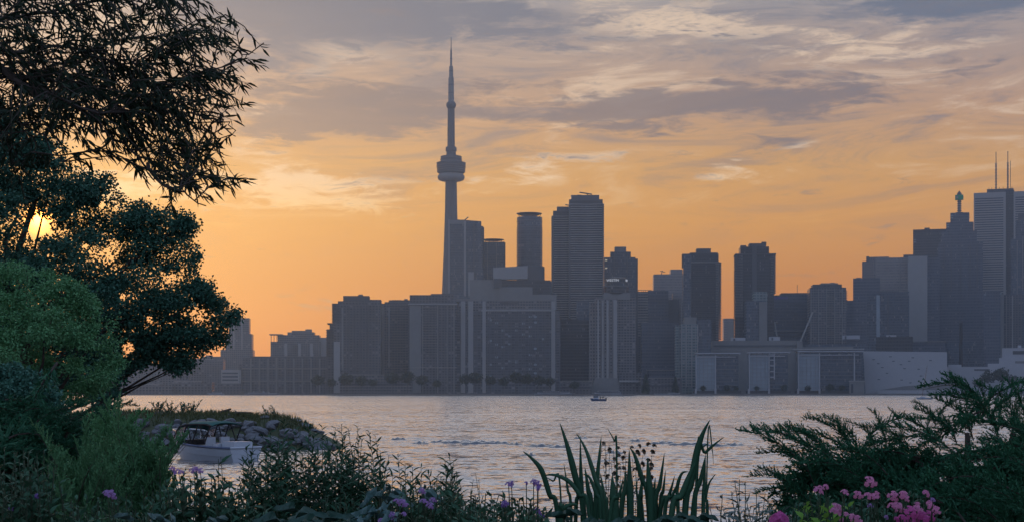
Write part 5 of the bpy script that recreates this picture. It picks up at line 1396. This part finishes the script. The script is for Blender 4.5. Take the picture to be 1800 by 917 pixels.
# flower heads
def floret_head(n_fl, R0, fl, mat, seed, dome=0.6):
    rg = np.random.default_rng(seed); ps, ds, ss, ns, ls = [], [], [], [], []
    for i in range(n_fl):
        th = i * 2.4; rr = math.sqrt((i + 0.3) / n_fl); c = np.array([math.cos(th) * rr * R0, math.sin(th) * rr * R0, dome * R0 * (1 - rr * rr)])
        nrm = unit(np.array([c[0], c[1], R0 * 0.8]) + rg.normal(0, 0.15 * R0, 3)); a = unit(np.cross(nrm, [0.3, 1, 0.2])); e = np.cross(nrm, a)
        for k_ in range(5):
            w = 2 * math.pi * k_ / 5 + i; d_ = a * math.cos(w) + e * math.sin(w); s_ = np.cross(nrm, d_)
            ps.append(c); ds.append(d_); ss.append(s_); ns.append(nrm); ls.append(fl * rg.uniform(0.85, 1.1))
    v, f_ = leaf_geo(np.array(ps), np.array(ds), np.array(ss), np.array(ns), np.array(ls), np.array(ls) * 0.85, 0.15, 0.1, PET)
    return mesh_np('flower_head', v, f_, mat)


HEADS = {m_: [floret_head(7, 0.026, 0.0115, m_, 31 + j, 0.45) if j < 2 else floret_head(4, 0.018, 0.012, m_, 40 + j, 0.4) for j in range(3)] for m_ in ('pink', 'magenta', 'violet', 'mauve')}


def add_heads(root, org, lst, D, mat, scale=1.0):
    for i, (px, py) in enumerate(lst):
        dd = D - 0.12 + RNG.uniform(-0.08, 0.08); q_ = P(px, py, dd) - Vector(org)
        o = part('flower_head', HEADS[mat][i % 3], root, q_); s_ = scale * (0.95 if mat in ('pink', 'magenta') else 0.72) * RNG.uniform(0.6, 1.1); o.scale = (s_, s_, s_)
        o.rotation_euler = (R(RNG.uniform(25, 75)), R(RNG.uniform(-20, 20)), RNG.uniform(-0.5, 0.5))
        foot = Vector((q_.x * 0.7, q_.y + 0.1, max(0.05, q_.z - 0.5)))
        part('flower_stalk', MB().tube([foot, foot.lerp(q_, 0.6) + Vector((0.01, 0.02, 0)), q_], [0.0026, 0.002, 0.0015], 5, False).mesh('flower_stalk', 'stem'), root)


# centre-left willow-leaved shrub, in clumps
sh = [('willow_leaved_shrub', 'tall dark shrub of narrow leaves right beside the moored motorboat', [(432, 785), (445, 770), (452, 800), (462, 765), (476, 752), (490, 760), (500, 738), (508, 770), (520, 748), (440, 830), (470, 800), (500, 800), (520, 790), (455, 830), (485, 830), (430, 850)], 6.6),
      ('willow_leaved_shrub', 'tall shrub of narrow leaves over the tip of the rock spit', [(540, 742), (552, 760), (566, 748), (575, 770), (590, 750), (600, 745), (604, 765), (530, 790), (560, 790), (590, 795), (610, 790), (545, 820), (580, 830), (610, 825), (530, 850), (560, 850)], 6.8),
      ('willow_leaved_shrub', 'airy thin-stemmed shrub top standing against open water', [(612, 752), (628, 748), (636, 770), (648, 756), (660, 765), (668, 790), (640, 800), (655, 815), (675, 815), (620, 800), (690, 830), (630, 840), (660, 850), (685, 850)], 6.9),
      ('willow_leaved_shrub', 'lower shrub of narrow leaves with a dense pointed tip at its right', [(712, 812), (725, 820), (740, 818), (752, 826), (768, 835), (782, 806), (790, 800), (797, 808), (803, 828), (788, 815), (795, 820), (705, 840), (730, 845), (760, 850), (790, 850), (720, 865), (750, 870), (780, 870)], 6.4)]
for nm, lab, tips, D_ in sh:
    tips = tips + [(t_[0] + RNG.normal(0, 12), t_[1] + abs(RNG.normal(0, 30)) + 10) for t_ in tips] + [(t_[0] + RNG.normal(0, 16), t_[1] + abs(RNG.normal(0, 40)) + 30) for t_ in tips * 3]
    stems_plant(nm, lab, tips, D_, 0.062, 0.0125, 'shrub', 'shrub', 'narrow-leaved shrubs along the shore', 0.0026, 0.0125, 0.3, indiv=90, bend=0.35, basew=0.75, leafstart=0.2)

# feathery ferny plants at left
def feathery(label, tips, D_, mat='fern', group='feathery plants at the left'):
    cx = sum(t_[0] for t_ in tips) / len(tips); gx_ = (cx - 900) / F * D_; org = np.array([gx_, D_, gh(gx_, D_)])
    root = thing('feathery_plant', label, 'plant', tuple(org), group)
    for i, (tx, ty) in enumerate(tips):
        dd = D_ + RNG.uniform(-0.4, 0.4); tip = P(tx, ty, dd); foot = Vector((org[0] * 0.35 + tip.x * 0.65, dd, tip.z - RNG.uniform(0.45, 0.7)))
        o = place_frond(root, org, foot, tip, i, mat, RNG.uniform(-1.5, 1.5), RNG.uniform(0.7, 1.0), 'plume')
    part('stems', MB().tube([(0, 0, 0), (0.02, 0, 0.4)], [0.02, 0.01], 6).mesh('stems', 'stem'), root)


def arc_tips(x0, x1, y0, sag, n): return [(x0 + (x1 - x0) * i / (n - 1) + RNG.normal(0, 4), y0 + sag * (2 * i / (n - 1) - 1) ** 2 + RNG.normal(0, 17)) for i in range(n)]


feathery('soft feathery green plant rising beside the moored boat', arc_tips(205, 300, 764, 36, 24) + arc_tips(200, 305, 810, 30, 26), 9.5)
feathery('soft feathery green plant with two upright spikes at left', [(153, 740), (158, 770), (75, 745)] + arc_tips(90, 215, 792, 30, 24) + arc_tips(90, 220, 830, 30, 26), 9.0)
feathery('yellow-green feathery tuft behind, above the spit edge', arc_tips(170, 235, 722, 22, 24), 12.0, 'locust')

# dark leafy phlox and flowers at bottom left
r_, o_ = stems_plant('garden_phlox', 'dark leafy plant with grey-lit leaves in the bottom left corner', jitter_tips([(-20, 790), (60, 770), (90, 800), (120, 850), (150, 925), (-20, 925)], 84), 5.6, 0.05, 0.017, 'phloxleaf', 'plant', 'leafy flowering plants', indiv=70, basew=0.8, T=OVATE, gap=0.02)
add_heads(r_, o_, [(64, 871), (20, 893), (18, 893)], 5.6, 'violet', 0.7)
r_, o_ = stems_plant('garden_phlox', 'leafy plant with one wide mauve flower head, left of centre bottom', jitter_tips([(130, 870), (200, 862), (260, 850), (290, 870), (290, 925), (120, 925)], 70), 5.4, 0.05, 0.018, 'phloxleaf', 'plant', 'leafy flowering plants', indiv=60, basew=0.8, T=OVATE, gap=0.02)
add_heads(r_, o_, [(188, 866), (198, 871), (194, 866)], 5.3, 'mauve', 0.85)
r_, o_ = stems_plant('garden_phlox', 'leafy plant with two mauve flower heads below the moored boat', jitter_tips([(280, 838), (340, 826), (390, 836), (440, 852), (480, 880), (480, 925), (270, 925)], 135), 5.8, 0.06, 0.022, 'phloxleaf', 'plant', 'leafy flowering plants', indiv=90, basew=0.8, T=OVATE, gap=0.02)
add_heads(r_, o_, [(304, 824), (314, 829), (345, 823), (352, 827), (340, 826)], 5.7, 'mauve', 0.95)
stems_plant('leafy_sprout', 'single thin sprout with drooping leaves before the boat waterline', [(388, 802), (384, 806)], 5.9, 0.075, 0.024, 'shrub', 'plant', None, 0.003, 0.05, 0.05, indiv=14, basew=0.9, bend=0.5, leafstart=0.55)
r_, o_ = stems_plant('garden_phlox', 'leafy plant with small mauve flowers amid the pale hosta leaves', jitter_tips([(680, 868), (740, 858), (800, 862), (830, 880), (830, 925), (680, 925)], 80), 5.0, 0.05, 0.018, 'phloxleaf', 'plant', 'leafy flowering plants', indiv=80, basew=0.8, T=OVATE, gap=0.018)
add_heads(r_, o_, [(698, 880), (708, 884), (714, 886), (742, 862), (761, 878), (710, 902), (690, 905), (692, 912), (670, 915), (745, 880), (756, 888)], 4.85, 'mauve', 0.75)
r_, o_ = stems_plant('garden_phlox', 'leafy plant with deep violet blooms left of the iris blades', jitter_tips([(820, 868), (880, 862), (930, 872), (965, 890), (965, 925), (815, 925)], 95), 5.2, 0.048, 0.016, 'phloxleaf', 'plant', 'leafy flowering plants', indiv=80, basew=0.8, T=OVATE, gap=0.02)
add_heads(r_, o_, [(894, 851), (899, 848), (925, 848), (938, 846), (945, 850), (946, 857), (888, 884), (886, 888), (947, 900), (952, 906), (944, 895)], 5.05, 'violet', 0.72)
stems_plant('seed_stalk', 'slim stalk with dark seed heads between shrub and violet blooms', [(836, 830), (832, 842), (842, 838)], 5.6, 0.02, 0.008, 'seed', 'plant', None, 0.002, 0.03, 0.05, indiv=20, basew=0.9, leafstart=0.7)
r_, o_ = stems_plant('garden_phlox', 'leafy filler plant low in the gap before the water, bottom centre-left', jitter_tips([(560, 870), (640, 850), (700, 850), (860, 870), (860, 925), (560, 925)], 150), 5.9, 0.045, 0.014, 'shrub', 'plant', 'leafy flowering plants', indiv=60, basew=0.9, T=OVATE, gap=0.02)
stems_plant('garden_phlox', 'dim leafy plant below the violet blooms at the bottom edge', jitter_tips([(790, 884), (880, 878), (960, 895), (960, 925), (790, 925)], 46), 4.7, 0.05, 0.018, 'phloxleaf', 'plant', 'leafy flowering plants', indiv=60, basew=0.85, T=OVATE, gap=0.018)
# pink phlox right
r_, o_ = stems_plant('garden_phlox', 'leafy plant crowded with bright pink blooms under the big juniper', jitter_tips([(1480, 858), (1560, 855), (1640, 870), (1670, 900), (1670, 925), (1470, 925)], 90), 4.9, 0.045, 0.017, 'phloxleaf', 'plant', 'leafy flowering plants', indiv=90, basew=0.8, T=OVATE, gap=0.02)
add_heads(r_, o_, [(1530, 847), (1509, 870), (1526, 870), (1535, 872), (1541, 869), (1587, 868), (1593, 875), (1570, 872), (1628, 866), (1570, 888), (1580, 892), (1612, 885), (1612, 893), (1638, 890), (1634, 884), (1646, 896)], 4.75, 'pink', 0.72)
add_heads(r_, o_, [(1618, 905), (1606, 910), (1626, 912), (1586, 908), (1602, 900), (1592, 916), (1612, 916), (1634, 906), (1576, 912)], 4.7, 'magenta', 0.85)
add_heads(r_, o_, [(1530, 888), (1640, 878), (1558, 908)], 4.75, 'mauve', 0.6)
r_, o_ = stems_plant('garden_phlox', 'leafy plant with a few pink blooms left of the crowded pink one', jitter_tips([(1390, 875), (1440, 862), (1500, 875), (1520, 925), (1385, 925)], 60), 4.9, 0.045, 0.017, 'phloxleaf', 'plant', 'leafy flowering plants', indiv=70, basew=0.8, T=OVATE, gap=0.02)
add_heads(r_, o_, [(1438, 861), (1442, 857), (1452, 854), (1485, 864), (1472, 894), (1487, 902), (1505, 912), (1500, 908), (1480, 914), (1468, 898)], 4.75, 'pink', 0.72)
stems_plant('lime_leaf_plant', 'small lime-green leafy plant among the pink blooms', jitter_tips([(1402, 876), (1450, 880), (1495, 880), (1490, 900), (1410, 905)], 22), 4.7, 0.055, 0.024, 'lime', 'plant', None, 0.003, 0.03, 0.08, indiv=60, basew=0.9, T=OVATE, leafstart=0.7)
# dark magenta dahlia-like bloom
gx_ = (1370 - 900) / F * 4.5; t = thing('magenta_bloom', 'large deep magenta bloom at the bottom edge', 'flower', (gx_, 4.5, gh(gx_, 4.5)))
zb = P(1370, 915, 4.5).z - gh(gx_, 4.5)
hd = part('flower_head', floret_head(26, 0.026, 0.016, 'magenta', 77, 0.9), t, (0, 0, zb)); hd.rotation_euler = (R(35), 0, 0); part('stalk', MB().tube([(0, 0.02, 0), (0.02, 0.02, zb * 0.5), (0, 0, zb)], [0.006, 0.005, 0.004], 6).mesh('stalk', 'stem'), t)


# broad hosta leaves
def hosta(label, leaves, D_, mat, group='hostas and broad leaves'):
    cx = sum(l[0] for l in leaves) / len(leaves); gx_ = (cx - 900) / F * D_; org = Vector((gx_, D_, gh(gx_, D_)))
    root = thing('hosta', label, 'plant', tuple(org), group)
    for (bx_, by_, tx, ty, wpx, dd) in leaves:
        a = P(bx_, by_, D_ + dd); c = P(tx, ty, D_ + dd - 0.06); y = (c - a); ln = y.length; y.normalize()
        nrm = Vector((RNG.normal(0, 0.25), -0.55, 0.8)).normalized(); s_ = y.cross(nrm).normalized(); nrm = s_.cross(y)
        v, f_ = [], []; m_ = 9; wd = wpx * (0.72 if mat == 'bigleaf' else 0.85) / F * D_
        for i in range(m_):
            t_ = i / (m_ - 1); w = wd * (math.sin(math.pi * min(1, t_ * 0.96 + 0.02) ** 0.75) ** 0.9)
            for j in (-1, -0.5, 0, 0.5, 1):
                p_ = a + y * ln * t_ + s_ * w * 0.5 * j + nrm * (0.34 * w * abs(j) ** 1.3 - 0.38 * ln * t_ * t_ + 0.012 * math.sin(t_ * 9 + j * 3))
                v.append(tuple(p_ - org))
        for i in range(m_ - 1):
            for j in range(4): f_.append((i * 5 + j, i * 5 + j + 1, (i + 1) * 5 + j + 1, (i + 1) * 5 + j))
        me = bpy.data.meshes.new('leaf'); me.from_pydata(v, [], f_); me.polygons.foreach_set('use_smooth', [True] * len(f_)); me.update(); me.materials.append(MT[mat]); part('leaf', me, root)
        e_ = a - org; part('leaf_stalk', MB().tube([(e_.x * 0.5, e_.y * 0.5, 0), (e_.x * 0.8, e_.y * 0.8, e_.z * 0.6), e_], [0.006, 0.005, 0.004], 5, False).mesh('leaf_stalk', 'stem'), root)


hosta('pale blue-green hosta cluster at the foot of the shrubs', [(668, 868, 636, 876, 14, 0), (672, 866, 652, 856, 12, 0.1), (676, 880, 668, 858, 16, 0), (680, 882, 694, 862, 14, .05), (684, 862, 678, 846, 10, 0.1), (690, 868, 706, 858, 11, 0.1), (690, 884, 668, 892, 18, -.05), (672, 894, 644, 900, 16, -.1),
      (660, 906, 640, 888, 22, -.1), (664, 910, 690, 896, 20, -.1), (640, 916, 615, 898, 20, -.15), (650, 920, 625, 912, 22, -.2), (700, 905, 672, 908, 20, -.2), (745, 866, 770, 864, 14, 0.0), (748, 874, 764, 880, 12, 0), (750, 858, 736, 852, 10, 0.1), (700, 880, 720, 876, 12, 0)], 4.9, 'hosta')
hosta('big dark broad-leaved plant at the bottom edge, left of the pale hosta', [(500, 920, 455, 900, 34, 0), (510, 915, 560, 884, 32, 0), (530, 905, 496, 878, 30, .1), (560, 925, 600, 890, 30, 0), (570, 930, 520, 900, 36, -.1), (480, 935, 440, 915, 30, -.1), (545, 925, 560, 904, 18, -.15), (525, 930, 545, 905, 14, -.15), (590, 930, 640, 905, 26, 0)], 4.5, 'bigleaf')
hosta('broad glossy leaves spread under the iris blades', [(1060, 918, 1020, 908, 16, 0), (1090, 916, 1130, 906, 20, 0), (1110, 925, 1070, 908, 22, -.05), (1150, 920, 1190, 900, 18, 0), (1180, 915, 1215, 896, 16, .05), (1000, 915, 975, 890, 14, .05), (990, 905, 1012, 886, 12, .05), (1200, 920, 1235, 905, 18, -.05), (1225, 915, 1250, 896, 14, 0), (1030, 925, 1060, 912, 20, -.1), (1140, 930, 1110, 912, 22, -.1)], 4.6, 'bigleaf')
hosta('arching strap leaves low at the bottom left', [(270, 925, 262, 905, 5, 0), (262, 906, 300, 906, 5, 0), (300, 906, 312, 918, 5, 0), (380, 925, 386, 896, 7, 0), (366, 920, 372, 902, 7, 0), (232, 915, 215, 895, 8, .1)], 4.6, 'hosta')

# iris
Di = 5.0
gx_ = (1090 - 900) / F * Di; org = Vector((gx_, Di, gh(gx_, Di)))
IR = thing('iris_clump', 'clump of tall dark sword-shaped iris blades in front of the water', 'iris', tuple(org))


def blade(pts, wpx, dd=0.0, mat='iris'):
    """pts from foot (in frame) to tip in photo px; goes on down to the soil"""
    ps = [P(x, y, Di + dd) for x, y in pts]; f0 = ps[0].copy(); foot = Vector((f0.x + (ps[0].x - ps[1].x) * 0.8, Di + dd, org.z - 0.02)); ps = [foot] + ps
    fine_ = []
    for i in range(len(ps) - 1):
        p0 = ps[max(0, i - 1)]; p1 = ps[i]; p2 = ps[i + 1]; p3 = ps[min(len(ps) - 1, i + 2)]
        for s_ in range(6):
            t_ = s_ / 6; fine_.append(0.5 * ((2 * p1) + (p2 - p0) * t_ + (2 * p0 - 5 * p1 + 4 * p2 - p3) * t_ * t_ + (3 * p1 - p0 - 3 * p2 + p3) * t_ ** 3))
    fine_.append(ps[-1]); m_ = len(fine_); v, f_ = [], []; w0 = wpx / F * Di; yaw = RNG.uniform(-0.5, 0.5)
    for i, p_ in enumerate(fine_):
        t_ = i / (m_ - 1); w = w0 * min(1, (1 - t_) * 2.6) ** 0.8 * (0.8 + 0.2 * math.sin(t_ * 3)) + 0.0008
        tg = (fine_[min(i + 1, m_ - 1)] - fine_[max(i - 1, 0)]).normalized(); nr = Vector((math.sin(yaw + t_ * 0.5), -math.cos(yaw + t_ * 0.5), 0.1)); s_ = tg.cross(nr).normalized()
        v += [tuple(p_ - org - s_ * w / 2), tuple(p_ - org + nr * w * 0.14), tuple(p_ - org + s_ * w / 2), tuple(p_ - org - nr * w * 0.10)]
    for i in range(m_ - 1):
        for j in range(4): a, c = i * 4 + j, i * 4 + (j + 1) % 4; f_.append((a, c, c + 4, a + 4))
    me = bpy.data.meshes.new('blade'); me.from_pydata(v, [], f_); me.polygons.foreach_set('use_smooth', [True] * len(f_)); me.update(); me.materials.append(MT[mat]); part('blade', me, IR)


for pts, w, dd in [([(1026, 905), (1012, 840), (998, 785), (984, 742)], 11, 0), ([(1024, 905), (1021, 830), (1020, 768)], 8, .1), ([(1062, 905), (1046, 840), (1030, 790), (1013, 760)], 9, -.05), ([(1048, 905), (1050, 840), (1057, 765)], 10, 0),
                   ([(1108, 908), (1107, 850), (1106, 788)], 14, 0), ([(1140, 895), (1128, 840), (1116, 800), (1107, 786)], 8, .06), ([(1144, 905), (1141, 850), (1138, 804)], 13, .0), ([(1150, 905), (1160, 850), (1168, 795)], 9, .05), ([(1160, 905), (1166, 860), (1170, 825)], 8, .1),
                   ([(980, 908), (966, 868), (952, 826), (936, 806), (919, 792)], 9, 0), ([(1036, 905), (1018, 868), (1000, 845), (975, 834), (955, 835)], 8, -.06), ([(985, 860), (972, 845), (958, 837)], 3, 0), ([(1004, 905), (998, 860), (991, 813)], 5, .1), ([(1084, 800), (1080, 775), (1068, 752)], 3, .1),
                   ([(1204, 905), (1214, 850), (1226, 790), (1236, 760), (1248, 737)], 12, 0), ([(1218, 905), (1232, 840), (1240, 800)], 9, .05), ([(1226, 815), (1240, 795), (1256, 780), (1273, 767)], 5, .05), ([(1225, 800), (1236, 785), (1248, 776)], 3, 0), ([(1244, 774), (1252, 790), (1254, 816)], 3, 0), ([(1236, 905), (1238, 850), (1240, 795)], 7, .08),
                   ([(1168, 908), (1182, 870), (1196, 838)], 9, 0), ([(1180, 908), (1198, 870), (1214, 830), (1222, 812)], 11, -.03), ([(1160, 908), (1176, 870), (1186, 835)], 7, .06), ([(1244, 905), (1240, 880), (1246, 850), (1258, 832)], 5, .1), ([(1192, 905), (1190, 860), (1198, 832), (1210, 828)], 7, 0.05),
                   ([(1080, 910), (1078, 870), (1076, 834)], 18, -.05), ([(1066, 910), (1062, 870), (1055, 830)], 10, 0.1), ([(1092, 910), (1098, 860), (1100, 825)], 9, .1), ([(1124, 910), (1126, 870), (1130, 835)], 10, .12), ([(1072, 910), (1088, 870), (1096, 838)], 8, -.1), ([(1040, 908), (1034, 860), (1028, 820)], 9, .1),
                   ([(1012, 908), (1016, 870), (1010, 830)], 7, .12), ([(1130, 908), (1120, 870), (1118, 830)], 8, .15), ([(1056, 908), (1048, 868), (1036, 838), (1024, 832)], 6, -.08), ([(986, 910), (990, 895), (1004, 886), (1016, 886)], 10, -.1), ([(1154, 908), (1150, 870), (1152, 838)], 8, .1)]:
    blade(pts, w, dd)
# the thin seeding plant behind the iris
r_, o_ = stems_plant('seeding_wildflower', 'thin branching wildflower gone to seed behind the iris blades', [(1058, 780), (1064, 776), (1072, 782), (1078, 790), (1086, 796), (1094, 800), (1100, 798), (1132, 792), (1146, 798), (1130, 808), (1120, 812), (1112, 806), (1066, 800), (1074, 810), (1090, 815), (1060, 815), (1104, 822), (1140, 815), (1122, 826)],
                   5.5, 0.018, 0.007, 'seed', 'plant', None, 0.0018, 0.02, 0.12, indiv=60, basew=0.7, leafstart=0.45)
for i in range(46):
    u_ = 1055 + RNG.uniform(0, 95); w_ = 778 + RNG.uniform(0, 75); q_ = P(u_, w_, 5.5 + RNG.uniform(-.1, .1)) - Vector(o_)
    o = part('seed_head', HEADS['violet'][2], r_, q_); o.scale = (0.35,) * 3; o.rotation_euler = tuple(RNG.uniform(-1, 1, 3))
for m_ in ('seed',):
    sh_me = floret_head(4, 0.007, 0.007, 'seed', 9)
    for o in [c for c in r_.children if c.name.startswith('seed_head')]: o.data = sh_me; o.scale = (1, 1, 1)
# drooping long-leaved plants right of the iris
stems_plant('drooping_leaf_plant', 'plant with long drooping grey leaves between the iris and the juniper', [(1292, 848), (1300, 842), (1310, 846), (1285, 862), (1310, 870), (1270, 868), (1330, 862), (1345, 866), (1350, 876), (1295, 885), (1320, 890), (1265, 890), (1340, 895), (1355, 900), (1280, 900)],
            5.0, 0.062, 0.012, 'droop', 'plant', None, 0.003, 0.03, 0.15, indiv=110, basew=0.85, bend=0.55, leafstart=0.55, out=1.1)
stems_plant('low_leafy_cover', 'dim low leafy growth at the bottom between iris and pink blooms', jitter_tips([(1250, 885), (1380, 880), (1400, 925), (1240, 925)], 40), 5.3, 0.045, 0.014, 'droop', 'plant', None, 0.003, 0.025, 0.2, indiv=60, basew=0.9, leafstart=0.6)

# ------------------------------------------------------------------ haze
hm, hn, hq, hout = new_mat('haze')
pv = hn.nodes.new('ShaderNodeVolumePrincipled')
pv.inputs['Color'].default_value = (0.52, 0.73, 1.0, 1)
pv.inputs['Density'].default_value = 0.00012
pv.inputs['Anisotropy'].default_value = 0.58
hn.links.new(pv.outputs[0], hout.inputs['Volume'])
MT['haze'] = hm
hz_ = part('haze', MB().box(-3950, 3950, -300, 2790, -3.0, 600).mesh('haze', 'haze'), None)
tag(hz_, 'thin dusk haze filling the air over the harbour and city', 'haze', kind='stuff')
